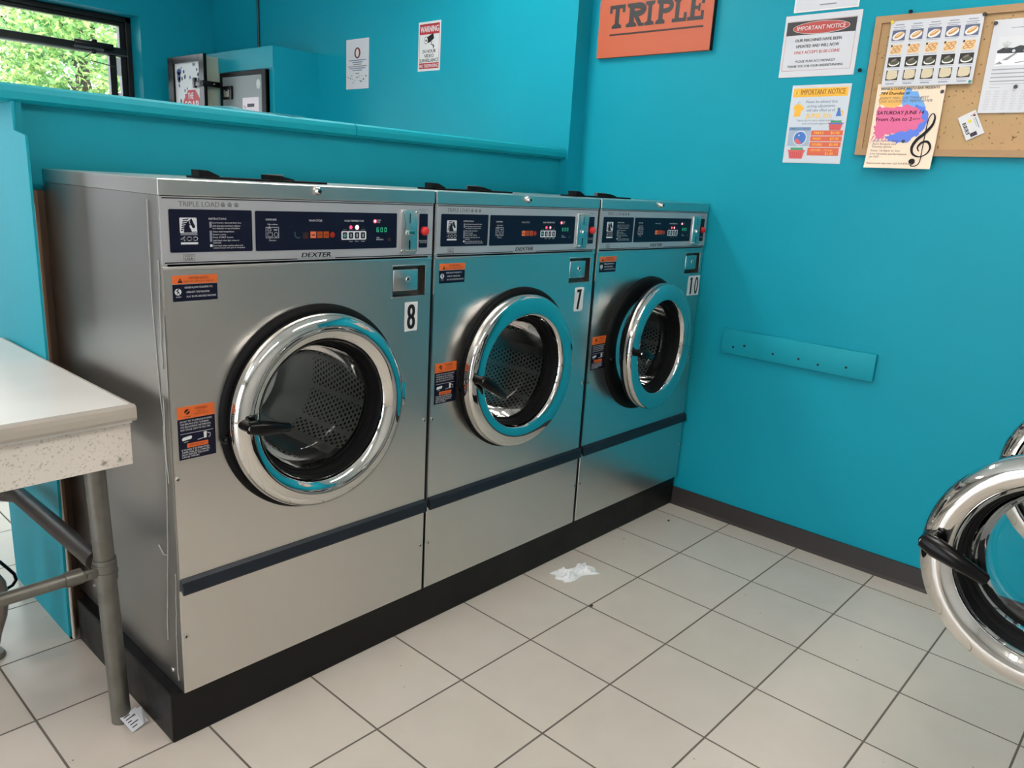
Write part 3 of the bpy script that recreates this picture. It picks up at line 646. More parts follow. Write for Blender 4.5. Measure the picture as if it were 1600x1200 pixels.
    b.lathe([(0, -.017), (.007, -.016), (.0105, -.010), (.011, 0)], (cx-.226*k, -.006, cz-.030), blackgloss, 'y', 14)
    b.build('gasket', T)
    # drum
    b = MB(); r = .205*k; y0, y1 = .040, .50; n = 72; vs = []; uv = []; fs = []
    for i in range(n+1):
        a = 2*PI*i/n+drum_rot
        for y in (y0, y1): vs.append((cx+r*math.cos(a), y, cz+r*math.sin(a))); uv.append((r*2*PI*i/n, y-y0))
    fs = [(2*i, 2*i+2, 2*i+3, 2*i+1) for i in range(n)]
    b.add(vs, fs, drumwall, True, uv)
    b.lathe([(r, y1), (r*.86, y1+.012), (r*.84, y1+.004), (r*.3, y1-.004), (0, y1-.006)], (cx, 0, cz), drumback, 'y', 64)
    b.lathe([(.160*k, .036), (.165*k, .039), (r, .040)], (cx, 0, cz), rubber, 'y', 64)
    dr = b.build('drum', T)
    for j in range(3):
        a = drum_rot+R(100)+j*2*PI/3; b = MB()
        def W_(s_, rr, y): return (cx+rr*math.cos(a)-s_*math.sin(a), y, cz+rr*math.sin(a)+s_*math.cos(a))
        vs = []
        for y in (y0+.02, y1-.01): vs += [W_(-.036, r*.985, y), (W_(-.012, r*.80, y)), (W_(.012, r*.80, y)), W_(.036, r*.985, y)]
        b.add(vs, [(0, 1, 5, 4), (1, 2, 6, 5), (2, 3, 7, 6), (0, 3, 2, 1), (4, 5, 6, 7), (0, 4, 7, 3)], drumback); b.build('lifter', dr)
    # door on its hinge
    H = Vector((cx+.236*k, -.012, cz))+Vector(door_off)
    c = (cx+door_off[0], -.012+door_off[1], cz+door_off[2])
    b = MB(); b.lathe([(q[0]*k, q[1]) for q in prof], c, chrome, 'y', 128)
    b.lathe([(q[0]*k, q[1]) for q in ((.2211, -.0164), (.2195, -.008), (.2160, -.002), (.20, .004), (.1545, .005))], c, blackmatte, 'y', 96)
    b.box(c[0]+.20*k, c[0]+.243*k, c[1]-.020, c[1]+.004, cz-.03, cz+.03, chrome, .004)
    door = b.build('door', T, loc=H)
    def dp(b, nm):
        o = b.build(nm); o.data.transform(Matrix.Translation(-H)); o.parent = door; return o
    b = MB(); b.lathe([(q[0]*k, q[1]) for q in ((.1602, -.0268), (.1590, -.0250), (.1570, -.0140), (.1560, -.0070), (.1535, -.0060), (.1515, .001), (.1500, .008), (.1455, .0085), (.1445, .013))], c, rubber, 'y', 96); o = dp(b, 'glass_seal')
    bowl = [(.1465, .009), (.1445, .024), (.1400, .046), (.1370, .052), (.1320, .064), (.119, .078), (.100, .086), (.07, .091), (.035, .093), (.0, .0935)]
    b = MB(); b.lathe([(q[0]*k, q[1]) for q in bowl], c, doorglass, 'y', 72); dp(b, 'door_glass')
    # lever handle
    hx, hz = c[0]-.207*k, cz+.010; yf = c[1]-.044
    b = MB()
    b.tube([(hx+.004, yf+.008, hz), (hx+.004, yf-.030, hz)], [.0125, .011], blackgloss, 16)
    b.lathe([(0, -.003), (.0095, -.002), (.0105, .002)], (hx+.004, yf-.030, hz), blackgloss, 'y', 16)
    tx, tz = hx+(handle_tip[0]-.130)*k*1.0, cz+(handle_tip[1]-.709)
    dx, dz = tx-hx, tz-hz; L = math.hypot(dx, dz); ux, uz = dx/L, dz/L
    pts = [(hx+.004-ux*.006, yf-.027, hz-uz*.006), (hx+.004+ux*.015, yf-.029, hz+uz*.015), (hx+.004+ux*L*.5, yf-.031, hz+uz*L*.5), (hx+ux*L, yf-.032, hz+uz*L), (hx+ux*(L+.004), yf-.032, hz+uz*(L+.004))]
    b.tube(pts, [.0125, .0162, .0135, .0096, .006], blackgloss, 14)
    o = dp(b, 'door_handle')
    b = MB(); b.lathe([(0, -.0015), (.0055, -.001), (.0065, .003)], (hx+.001, yf-.0335, hz), chrome, 'y', 14)
    o2 = dp(b, 'handle_cap')
    if open_deg: door.rotation_euler = (0, 0, R(open_deg))
    if side_caulk:
        b = MB(); rnd = random.Random(2)
        def strand(z0, z1, y, amp, r=.0011):
            n = 14; b.tube([(-.0012, y+amp*math.sin(3.0*i/n+z0*9)+rnd.uniform(-.002, .002), z0+(z1-z0)*i/n) for i in range(n+1)], r, caulk, 5)
        strand(.62, 1.16, .030, .018); strand(.22, .78, .045, .022, .0013); strand(.84, 1.05, .012, .004); strand(.14, .40, .018, .008); strand(.60, .72, .022, .006, .0015)
        b.tube([(-.0012, .05, .43), (-.0012, .062, .425), (-.0012, .085, .44)], .0018, caulk, 5)
        b.build('caulk_bead', cab)
        for y, z in ((.055, .150), (.50, .17)):
            b = MB(); b.lathe([(0, -.003), (.005, -.002), (.006, 0)], (-.0002, y, z), screwmat, 'x', 12); b.build('screw', cab)
    return T

G8 = 'row of triple load washers on the black plinth'
w8 = make_washer('stainless washer marked 8, nearest the white table', number='8', group=G8, drum_rot=-.70, side_caulk=True, door_off=(-.007, 0, 0))
w7 = make_washer('stainless washer marked 7, between the washers marked 8 and 10', number='7', prof=FLAT, group=G8, drum_rot=-1.62, num_box=(.587, .631, .855, .930), handle_tip=(.214, .664), hang=-.01, door_off=(-.022, 0, 0))
w7.location = (.682, 0, 0)
w10 = make_washer('stainless washer marked 10, standing against the teal wall', number='10', prof=FLAT, group=G8, drum_rot=-1.5, num_box=(.587, .672, .861, .935), door_off=(-.024, -.012, 0), gasket_off=-.015, open_deg=4, handle_tip=(.200, .700), hang=-.05)
w10.location = (1.367, 0, 0)
GD = 'double washers across the aisle with open doors'
wa = make_washer('washer across the aisle with its round chrome door swung open, nearer the camera', W=.55, k=.842, prof=ROUND, number='', detail=False, group=GD, open_deg=90, drum_rot=.5, handle_tip=(.240, .690), front=mat('grey_enamel', (.52, .51, .50), .4))
wa.location = (.644+.55, -1.588, 0); wa.rotation_euler = (0, 0, PI)
wb = copy_tree(wa); wb.location = (.644+.55+.555, -1.588, 0)
wb['label'] = 'washer across the aisle whose open chrome door is mostly hidden behind another chrome door'

# plinths
b = MB(); b.box(-.026, 2.040, .011, .556, 0, .1188, plinthmat, .003)
tag(b.build('washer_plinth'), 'long black painted plinth under the three washers', 'plinth')
b = MB(); b.box(.63, 1.76, -2.19, -1.60, 0, .1188, plinthmat, .003)
tag(b.build('washer_plinth'), 'black plinth under the washers with open doors', 'plinth')

# ------------------------------------------------------------------ table
TL = (-.037, .072, 0); rz = .0165
t = empty('folding_table', 'white laminate folding table with galvanised tube legs beside washer 8', 'table', TL, rz)
LX, LY = 1.35, .80
b = MB(); b.box(-LX, -.004, .006, LY, .722, .760, laminate, .001)
tt = b.build('tabletop', t)
b = MB(); pr = [(.006, .7615), (-.002, .7612), (-.007, .757), (-.0085, .748), (-.0085, .736), (-.006, .730), (.004, .727), (.006, .727)]
b.prism(pr, 0, nosing, 'x', -LX); b.box(-.004, .0, .0, LY, .727, .7605, nosing, .0015); b.build('edge_nosing', tt)
b = MB(); b.box(-LX, -.006, .012, .030, .634, .724, apron); b.box(-.024, -.006, .030, LY-.02, .634, .724, apron); b.box(-LX, -.006, LY-.04, LY-.02, .634, .724, apron)
ap = b.build('apron', t)
for x in (-.062, -.032):
    b = MB(); b.lathe([(0, -.0035), (.0035, -.003), (.0048, 0)], (x, .012, .648), screwmat, 'y', 12); b.build('screw', ap)
def leg(p0, p1, r, m=galv):
    b = MB(); b.tube([p0, p1], r, m, 20); return b.build('leg', t)
lg = leg((-.050, .098, .66), (-.036, .094, 0), .0205)
b = MB(); b.tube([(-.0445, .0965, .405), (-.0440, .0963, .355)], .0235, galv, 20); b.tube([(-.0452, .0967, .395), (-.0451, .0966, .389)], .025, galv, 20); b.tube([(-.0442, .0963, .376), (-.0441, .0963, .371)], .025, galv, 20); b.build('clamp', lg)
leg((-.17, .765, .66), (-.19, .775, 0), .0205, browntube); leg((-LX+.06, .10, .66), (-LX+.05, .10, 0), .0205); leg((-LX+.06, .70, .66), (-LX+.05, .70, 0), .0205)
b = MB(); b.tube([(-.105, .095, .381), (-LX+.06, .10, .385)], .0135, galv, 16); st = b.build('stretcher', t)
b = MB(); b.tube([(-.125, .095, .381), (-.092, .095, .381)], .0165, galv, 16); b.box(-.096, -.062, .083, .091, .370, .392, galv, .002); b.lathe([(0, -.006), (.006, -.005), (.007, 0)], (-.080, .083, .381), galv, 'y', 12); b.build('stretcher_socket', st)
b = MB(); b.tube([(-.052, .125, .390), (-.056, .60, .392), (-.170, .765, .392)], .0205, darktube, 14); b.tube([(-.050, .125, .388), (-.048, .118, .372), (-.050, .126, .365)], .003, blackink, 6); b.build('side_brace', t)
# bent pipe and cable loop under the table
b = MB(); b.tube([(-.318, .62, .262), (-.248, .62, .258), (-.200, .62, .235), (-.181, .62, .190), (-.178, .62, .150), (-.185, .62, .105), (-.200, .62, .06), (-.212, .62, .012)], [.017, .017, .018, .019, .019, .018, .017, .017], browntube, 16)
b.lathe([(0, .014), (.030, .012), (.034, .004), (.034, 0.0)], (-.214, .62, 0), browntube, 'z', 20)
tag(b.build('bent_pipe'), 'taupe bent pipe rising from the floor under the table', 'pipe')
b = MB(); b.tube([(-.40, .66, .012), (-.34, .67, .16), (-.25, .69, .235), (-.165, .70, .226), (-.152, .70, .210), (-.137, .70, .187), (-.124, .70, .166), (-.121, .70, .148), (-.130, .70, .136), (-.148, .695, .132), (-.167, .68, .136), (-.178, .645, .140)], .0042, blackgloss, 8)
tag(b.build('cable'), 'black cable looped beside the bent pipe under the table', 'cable')

# ------------------------------------------------------------------ things on the right wall
def wallprint(y, z, x=XW-.0022, warp=None): return Print((x, y, z), (0, -1, 0), (0, 0, 1), warp)
def ctr(o): return o
# orange TRIPLE board
T_ = empty('hanging_sign', 'orange board lettered in black slab capitals, high on the teal wall', 'sign', (2.04, .315, 1.737))
LB = Vector((2.04, .315, 1.737))
def child(o, par, L): o.data.transform(Matrix.Translation(-L)); o.parent = par; return o
b = MB(); b.box(2.030, XW, .062, .567, 1.737, 2.12, mat('orange_board', (0.50, 0.098, 0.040), .5)); b.box(2.0285, 2.0495, .0615, .0625, 1.7365, 2.121, blackink); child(b.build('board'), T_, LB)
p = Print((2.0297, .567, 1.737), (0, -1, 0), (0, 0, 1), step=.0006)
p.rect(.056, .0785, .470, .0850, mat('sign_underline', (.03, .008, .008), .5))
slab = mat('sign_black', (.018, .018, .022), .5)
def letter(p, ch, u, v, w, h):
    s_ = w*.27; f = h*.14
    p0, q_ = p, [0.6]
    class _Q:
        def nxt(self): q_[0] += .12; return q_[0]
        def poly(self, pts, m): p0.poly(pts, m, self.nxt())
        def rect(self, a, b_, c, d, m): p0.poly([(a, b_), (c, b_), (c, d), (a, d)], m, self.nxt())
        def stroke(self, pts, w_, m): p0.stroke(pts, w_, m, self.nxt())
    p = _Q()
    def rc(a, b_, c, d): p.rect(u+a, v+b_, u+c, v+d, slab)
    def foot(c, wd, y0): p.poly([(u+c-wd/2, v+y0), (u+c+wd/2, v+y0), (u+c+wd/2, v+y0+f*.8), (u+c+s_*.5, v+y0+f*1.5), (u+c-s_*.5, v+y0+f*1.5), (u+c-wd/2, v+y0+f*.8)], slab)
    def top(c, wd, y1): p.poly([(u+c-wd/2, v+y1), (u+c-wd/2, v+y1-f*.8), (u+c-s_*.5, v+y1-f*1.5), (u+c+s_*.5, v+y1-f*1.5), (u+c+wd/2, v+y1-f*.8), (u+c+wd/2, v+y1)], slab)
    def bowl(x0, z0, z1, out):
        zc = (z0+z1)/2; a = (z1-z0)/2; pts = [(u+x0, v+z1-s_*.45)]+[(u+x0+out*.45+(out*.55)*math.cos(t), v+zc+(a-s_*.45)*math.sin(t)) for t in [PI/2-PI*k/10 for k in range(11)]]+[(u+x0, v+z0+s_*.45)]
        p.stroke(pts, [s_*.75]+[s_*.95]*11+[s_*.75], slab)
    if ch == 'T':
        rc(w*.5-s_/2, 0, w*.5+s_/2, h); foot(w*.5, w*.62, 0); rc(0, h-f*1.15, w, h); rc(0, h-f*2.4, w*.17, h-f); rc(w*.83, h-f*2.4, w, h-f)
    if ch == 'I': rc(w*.5-s_*.75, 0, w*.5+s_*.75, h); foot(w*.5, w, 0); top(w*.5, w, h)
    if ch in 'RP':
        rc(w*.18, 0, w*.18+s_, h); foot(w*.18+s_/2, w*.58, 0); top(w*.18+s_/2, w*.55, h); bowl(w*.18+s_*.6, h*.42, h, w*.62)
        if ch == 'R': p.poly([(u+w*.42, v+h*.46), (u+w*.66, v+h*.46), (u+w*.88, v+f*.9), (u+w*1.0, v+f*.9), (u+w*1.0, v), (u+w*.72, v)], slab)
    if ch == 'L': rc(w*.2, 0, w*.2+s_, h); top(w*.2+s_/2, w*.55, h); rc(w*.02, 0, w, f*1.1); rc(w*.80, 0, w, f*2.6)
    if ch == 'E':
        rc(w*.16, 0, w*.16+s_, h); rc(0, 0, w, f*1.1); rc(w*.82, 0, w, f*2.6); rc(0, h-f*1.1, w, h); rc(w*.82, h-f*2.6, w, h); rc(w*.3, h*.5-f*.5, w*.72, h*.5+f*.5); rc(w*.64, h*.5-f*1.1, w*.76, h*.5+f*1.1)
for ch, u, w_ in (('T', .050, .072), ('R', .128, .084), ('I', .214, .042), ('P', .262, .070), ('L', .334, .062), ('E', .400, .066)): letter(p, ch, u, .1045, w_, .084)
child(p.build('lettering'), T_, LB)

# 1.00 coins notice
p = wallprint(-.2045, 1.6315); W, H = .2515, .1935
p.sheet(W, H, .0016, paper)
p.frame(.008, .020, W-.014, H-.018, .0008, redink, 1); p.rect(.008, H-.062, W-.014, H-.020, mat('charcoal_ink', (.035, .032, .036), .5), 1)
p.disc(W*.49, H-.042, .094, card, 2, .0195, 40); p.disc(W*.49, H-.042, .0925, mat('brick_red_ink', (.46, .065, .055), .5), 3, .0182, 40)
p.text('IMPORTANT NOTICE', W*.49, H-.0480, .0125, card, 4, w=.160, al='C', shear=.05, bold=.01)
for st, v, ww, m_ in (('OUR MACHINES HAVE BEEN', .110, .154, blackink), ('UPDATED AND WILL NOW', .0915, .143, blackink), ('ONLY ACCEPT $1.00 COINS', .0725, .152, redink), ('PLEASE PLAN ACCORDINGLY', .0455, .132, blackink), ('THANK YOU FOR YOUR UNDERSTANDING', .0305, .186, blackink)):
    p.text(st, W*.475, v, .0092 if v > .06 else .0072, m_, 1, w=ww, al='C', bold=.03)
tag(p.build('notice_sheet'), 'white landscape notice with a red oval heading about coins', 'notice', None)
# plastic sleeve above it, running out of the picture
p = wallprint(-.228, 1.8335); p.sheet(.212, .26, .0016, paper); p.frame(.0, .0, .212, .26, .004, mat('clear_sleeve', (.80, .82, .83), .15), 1)
for k in range(6): p.rect(.085, .016+.035*k, .140, .0195+.035*k, dimink, 1)
tag(p.build('notice_sheet'), 'sheet in a clear sleeve above the coin notice, cut by the picture edge', 'notice')
# price notice
p = wallprint(-.2600, 1.3545); W, H = .1965, .2505
mm = lambda n, h: mat(n, h, .6)
pale = mm('pale_blue_print', 'c9d2dc'); yel = mm('mustard_print', 'f0b63c'); brn = mm('brown_text', '8c5a22'); slate = mm('slate_text', '5a6b86'); coral = mm('coral_print', 'd9674a'); gold = mm('gold_text', 'f2c44e'); basket = mm('red_basket', 'd85f60'); green = mm('green_cloth', '3f9c74'); blue = mm('blue_cloth', '4277c4'); washbl = mm('washer_print', '9fb2c6'); washdk = mm('washer_blue', '6f8fb4')
p.sheet(W, H, .0016, paper); p.rect(.004, .004, W-.004, H-.005, pale, 1)
p.rect(.006, H-.038, W-.008, H-.010, yel, 2); p.text('IMPORTANT NOTICE', .032, H-.031, .0165, brn, 3, w=.148, bold=.015); p.disc(.018, H-.024, .008, gold, 3); p.rect(.0165, H-.029, .0190, H-.018, brn, 4)
p.poly([(.012, .178), (.018, .188), (.026, .190), (.034, .190), (.042, .186), (.050, .176), (.043, .168), (.040, .172), (.040, .150), (.018, .150), (.018, .170)], yel, 2); p.stroke([(.026, .190), (.031, .198), (.034, .196)], .0012, slate, 2)
for st, v, ww in (('Please be advised that', .193, .106), ('pricing adjustments', .1795, .092), ('will take effect as of', .1660, .096)): p.text(st, .107, v, .0082, slate, 2, w=ww, al='C', bold=.008)
p.text('JUNE 8th', .103, .1455, .0150, gold, 2, w=.088, al='C', bold=.03)
for st, v, ww in (('Thank you for your understanding', .1350, .128), ('and continued support.', .1250, .086)): p.text(st, .093, v, .0056, slate, 2, w=ww, al='C', bold=.008)
p.poly([(.160, .150), (.164, .170), (.172, .170), (.178, .150)], blue, 3); p.rect(.163, .170, .172, .176, slate, 3); p.stroke([(.172, .168), (.182, .164), (.181, .152)], .004, yel, 2)
def bask(u, v, w_, h_):
    p.poly([(u+w_*.1, v), (u+w_*.9, v), (u+w_, v+h_*.7), (u, v+h_*.7)], basket, 5); p.rect(u-.003, v+h_*.66, u+w_+.003, v+h_*.78, basket, 6); p.rect(u+w_*.12, v+h_*.78, u+w_*.9, v+h_, green, 5.5)
    for i in range(6):
        for j in range(3): p.rect(u+w_*(.16+.12*i), v+h_*(.12+.17*j), u+w_*(.20+.12*i), v+h_*(.22+.17*j), redink, 7)
bask(.141, .1065, .046, .030); p.rect(.144, .1245, .187, .1290, blue, 7); bask(.016, .014, .056, .036)
p.rect(.008, .055, .084, .115, washbl, 2); p.rect(.008, .106, .084, .116, washdk, 3)
for u in (.060, .067, .074): p.disc(u, .111, .0016, slate, 4)
p.rect(.016, .1095, .030, .1125, slate, 4); p.disc(.050, .081, .0245, paper, 4); p.disc(.050, .081, .0205, blue, 5); p.poly([(.032, .075), (.042, .080), (.052, .070), (.058, .066), (.050, .061), (.038, .066)], basket, 6); p.disc(.046, .090, .0025, paper, 6)
for st, pr_, v in (('TRIPLE', '$6.00', .094), ('MAXI', '$7.00', .0755), ('DOUBLE', '$5.00', .0570)):
    p.rect(.086, v-.0045, .192-(.094-v)*.05, v+.0115, coral, 3); p.text(st, .095, v, .0074, gold, 4, w=.034 if st != 'MAXI' else .026, bold=.02); p.text(pr_, .152, v, .0074, gold, 4, w=.029, bold=.02)
p.rect(.082, .025, .187, .050, coral, 3); p.text('DRYER - 14 min', .094, .0390, .0068, gold, 4, w=.072, bold=.015); p.text('$1.00', .143, .0285, .0068, gold, 4, w=.026, bold=.02)
tag(p.build('price_notice'), 'pale blue price list headed by a yellow band, below the coin notice', 'notice')

# screw-holed plank
b = MB(); b.box(2.032, XW, -.680, -.127, .660, .752, panelpaint, .0025)
for y, z in ((-.218, .700), (-.175, .688), (-.330, .690), (-.425, .690), (-.495, .683), (-.590, .692)): b.lathe([(0, -.0006), (.0042, -.0006), (.0042, .0004)], (2.032, y, z), blackink, 'x', 10)
tag(b.build('wall_plank'), 'teal painted plank with screw holes fixed low on the teal wall', 'plank')
# a nail above the board and one beside it
for y, z, lb in ((-.600, 1.8035, 'small dark nail above the cork board top edge'), (-.475, 1.643, 'small dark nail between the coin notice and the cork board')):
    b = MB(); b.lathe([(0, -.010), (.005, -.009), (.006, -.004), (.003, -.002), (.002, 0.0)], (XW, y, z), blackgloss, 'x', 10); tag(b.build('nail'), lb, 'nail', 'wall nails')

# cork board
K = empty('bulletin_board', 'oak framed cork bulletin board on the teal wall', 'bulletin board', (XW-.012, -.80, 1.383)); KL = Vector((XW-.012, -.80, 1.383))
y0, y1, z0, z1 = -.505, -1.14, 1.383, 1.795; f = .020
b = MB(); b.box(XW-.010, XW-.001, y1+.01, y0-.01, z0+.01, z1-.01, cork); child(b.build('cork_panel'), K, KL)
b = MB()
b.prism([(y0, z0), (y0-f, z0+f), (y0-f, z1-f), (y0, z1)], XW, oak, 'x', XW-.018); b.prism([(y1, z0), (y1+f, z0+f), (y1+f, z1-f), (y1, z1)], XW, oak, 'x', XW-.018)
b.prism([(y0, z1), (y0-f, z1-f), (y1+f, z1-f), (y1, z1)], XW, oak, 'x', XW-.018); b.prism([(y0, z0), (y0-f, z0+f), (y1+f, z0+f), (y1, z0)], XW, oak, 'x', XW-.018)
child(b.build('oak_frame'), K, KL)
XC = XW-.012
# food sheet
p = wallprint(-.5555, 1.5875, XC-.0075, lambda u, v: .0035+.010*max(0, .06-v)); W, H = .2535, .1885
p.sheet(W, H, .0005, paper, 8, 8)
roll = mm('roll_tan', 'c98d4a'); plate = mm('plate_white', 'e4e2de'); cloth = mm('denim_grey', '5c6380'); cream = mm('cream_food', 'e3c79c'); tan = mm('tan_food', 'c98f55'); dk = mm('dark_photo', '2a2420'); grn = mm('herb_dark', '4d5140'); pork = mm('beige_block', 'd2c5a8'); litex = mm('light_text', '8f95a5')
for i in range(5):
    u = .009+.0500*i
    p.rect(u+.005, .1755, u+.030, .1785, litex, 1); p.rect(u, .1690, u+.034, .1712, litex, 1); p.rect(u+.002, .1640, u+.030, .1658, litex, 1)
    v = .132; p.rect(u-.001, v, u+.037, v+.030, cloth, 1); p.disc(u+.018, v+.0135, .0175, plate, 2, .0105, 20, .35); p.disc(u+.019, v+.0155, .0145, roll, 3, .0055, 16, .55); p.disc(u+.020, v+.018, .0125, cream, 4, .0022, 12, .55)
    p.rect(u, v-.004, u+.034, v-.0028, litex, 1)
    v = .0935; p.rect(u, v, u+.034, v+.027, cream, 1)
    for a, c_ in ((.010, .008), (.023, .009), (.014, .019), (.026, .020)): p.disc(u+a, v+c_, .008, tan, 2, .005, 12, .4); p.disc(u+a, v+c_, .0045, cream, 3, .0024, 10, .4)
    p.rect(u+.001, v+.021, u+.006, v+.027, dk, 4); p.rect(u, v-.004, u+.034, v-.0028, litex, 1)
    v = .056; p.rect(u-.001, v, u+.036, v+.029, dk, 1); p.disc(u+.018, v+.011, .0155, plate, 2, .008, 18, .1); p.disc(u+.018, v+.0135, .0135, grn, 3, .007, 14, .1); p.disc(u+.016, v+.020, .009, mm('meat_brown', '7c7264'), 4, .003, 10, .4)
    p.rect(u, v-.004, u+.034, v-.0028, litex, 1)
    v = .018; p.rect(u, v, u+.035, v+.029, dk, 1); p.poly([(u+.003, v+.004), (u+.012, v+.002), (u+.020, v+.003), (u+.030, v+.005), (u+.034, v+.012), (u+.032, v+.028), (u+.004, v+.029), (u+.002, v+.016)], pork, 2)
    p.rect(u, v-.005, u+.034, v-.0040, litex, 1); p.text('Breakfast roll' if False else 'Sinangag' if False else '', 0, 0, .001, litex) if False else p.rect(u+.003, v-.0120, u+.028, v-.0085, litex, 1)
tag(p.build('food_sheet'), 'white sheet printed with four rows of small food photos, pinned to the cork', 'flyer', 'papers on the cork board')
# music poster, its lower end curling off the board
wp_ = lambda u, v: (-.0045 if v > .10 else -.0045+.0125*((.10-v)/.10)**1.5+.004*math.sin(u*32)*max(0, (.08-v)/.08))+.006
p = wallprint(-.5445, 1.3440, XC-.0060, wp_); W, H = .196, .252
cream2 = mm('poster_cream', 'ecd9c2'); pink = mm('splash_pink', 'e06a98'); vio = mm('splash_blue', '5b7fe0'); yel2 = mm('splash_yellow', 'f0b860'); sky_ = mm('splash_sky', '6fa8e6'); mag = mm('splash_magenta', 'c858a8')
p.sheet(W, H, .0005, cream2, 14, 22)
def blob(pts, m_, L, jit=.004, seed=1):
    rnd = random.Random(seed); out = []
    for i in range(len(pts)):
        a, c_ = pts[i], pts[(i+1) % len(pts)]
        for k in range(4): q = k/4; out.append((a[0]+(c_[0]-a[0])*q+rnd.uniform(-jit, jit), a[1]+(c_[1]-a[1])*q+rnd.uniform(-jit, jit)))
    p.poly(out, m_, L)
blob([(.010, .225), (.06, .240), (.10, .230), (.095, .195), (.04, .180), (.012, .19)], yel2, 1, .005, 4)
blob([(.085, .235), (.116, .226), (.140, .202), (.150, .175), (.120, .160), (.080, .185)], sky_, 1.5, .005, 5)
blob([(.120, .188), (.150, .182), (.164, .155), (.160, .120), (.140, .105), (.118, .120)], vio, 2, .004, 9)
blob([(.012, .185), (.06, .178), (.10, .190), (.140, .170), (.150, .140), (.128, .110), (.09, .102), (.05, .105), (.012, .112)], pink, 3, .005, 6)
blob([(.060, .105), (.10, .112), (.140, .118), (.142, .098), (.115, .082), (.085, .076), (.058, .082), (.05, .094)], vio, 3.5, .005, 7)
blob([(.010, .125), (.050, .118), (.048, .098), (.030, .084), (.012, .102)], pink, 4, .004, 8)
for k in range(7): p.stroke([(.012+.011*k, .098-.001*k), (.004+.010*k, .076+.001*k)], [.004, .0008], (pink, mag, vio, pink, mag, vio, vio)[k], 3)
p.text('MANILA CUISINE RESTO BAR PRESENTS', .012, .2335, .0072, blackink, 5, w=.168, bold=.015, shear=.1)
p.text('784 Dundas at', .012, .2195, .0088, blackink, 5, w=.086, shear=.15, bold=.01)
p.text("DON'T MISS THE TWO BEST", .012, .2060, .0070, greyink, 5, w=.142, shear=.2); p.text('LIVE ACOUSTIC PERFORMER', .012, .1965, .0070, greyink, 5, w=.154, shear=.2)
p.text('SATURDAY JUNE 14', .012, .1610, .0105, blackink, 5, w=.136, bold=.02, shear=.1); p.text('From 7pm to 2', .011, .1420, .0105, blackink, 5, w=.106, bold=.02, shear=.1); p.text('am', .119, .1440, .0085, mm('plum_text', '6a4052'), 5, w=.020, shear=.3)
for st, v, ww in (('From: 7pm to 10pm', .0800, .078), ('Zach Burgess and', .0705, .072), ('Thomas James', .0620, .060), ('From: 10:30pm to 2am', .0500, .088), ('Live karaoke performance', .0405, .108), ('by GAZ', .0315, .028)): p.text(st, .012, v, .0052, mm('plum_text', '6a4052'), 5, w=ww, shear=.15)
p.text('Reserve your seat now. Call 519-870-8837', .008, .0120, .0048, mm('plum_text', '6a4052'), 5, w=.138, shear=.1, bold=.01)
cl = [(.131, .022), (.136, .028), (.145, .027), (.147, .018), (.138, .010), (.150, .008), (.162, .020), (.1625, .06), (.163, .12), (.166, .150), (.175, .162), (.182, .150), (.178, .128), (.160, .104), (.142, .086), (.132, .064), (.138, .044), (.158, .036), (.178, .046), (.184, .064), (.174, .080), (.158, .078), (.148, .064), (.154, .052)]
def smooth(pts, n=5):
    out = []
    for i in range(len(pts)-1):
        p0 = pts[max(i-1, 0)]; p1 = pts[i]; p2 = pts[i+1]; p3 = pts[min(i+2, len(pts)-1)]
        for k in range(n):
            q = k/n; out.append(tuple(.5*((2*p1[j])+(-p0[j]+p2[j])*q+(2*p0[j]-5*p1[j]+4*p2[j]-p3[j])*q*q+(-p0[j]+3*p1[j]-3*p2[j]+p3[j])*q**3) for j in (0, 1)))
    return out+[pts[-1]]
sc = smooth(cl); n_ = len(sc)
wd = [.003+.0065*max(0, math.sin((i/n_-.44)*PI/.30)) if .44 < i/n_ < .74 else (.003+.004*max(0, math.sin((i/n_-.76)*PI/.22)) if i/n_ > .76 else .0028) for i in range(n_)]
p.stroke(sc, wd, blackink, 6); p.disc(.139, .0215, .0085, blackink, 6, .0065)
tag(p.build('music_poster'), 'cream concert poster with a black treble clef and pink and blue paint splash', 'poster', 'papers on the cork board')
# black and white photo sheet
p = wallprint(-.836, 1.5055, XC-.0030); W, H = .205, .2515
p.sheet(W, H, .0005, paper); g1 = mm('photo_dark', '35373c'); g2 = mm('photo_mid', '8d9096'); g3 = mm('photo_light', 'd3d6da')
p.rect(.045, .2270, .150, .2290, litex, 1); p.rect(.020, .130, .190, .205, g3, 1); p.rect(.020, .128, .190, .160, mm('photo_snow', 'e8eaee'), 2)
p.poly([(.020, .168), (.035, .176), (.060, .174), (.075, .180), (.100, .176), (.190, .182), (.190, .158), (.110, .160), (.060, .160), (.022, .162)], g1, 3); p.poly([(.036, .142), (.050, .142), (.076, .163), (.070, .163)], g2, 3); p.poly([(.020, .132), (.040, .132), (.032, .140)], g2, 3); p.stroke([(.070, .134), (.110, .139), (.190, .138)], .0022, g2, 3)
for k in range(7): p.stroke([(.042, .172), (.030+.004*k, .194-.002*abs(k-3))], .0008, g2, 4)
for k in range(5): p.disc(.062+.028*k, .166, .004, g3, 4)
for k, ww in enumerate((.150, .158, .150, .128)): p.text(('CAR IMPOUNDED,', 'OFFICE & CURRENT', 'PRIOR TENANT PAID FROM', 'TENANT WILL STILL PAY')[k] if False else 'l', 0, 0, .001, litex) if False else p.rect(.016, .1165-.0105*k, .016+ww, .1190-.0105*k, g2, 1)
p.rect(.018, .0780, .150, .0790, g2, 1); p.rect(.018, .0690, .045, .0700, g2, 1)
rnd = random.Random(4)
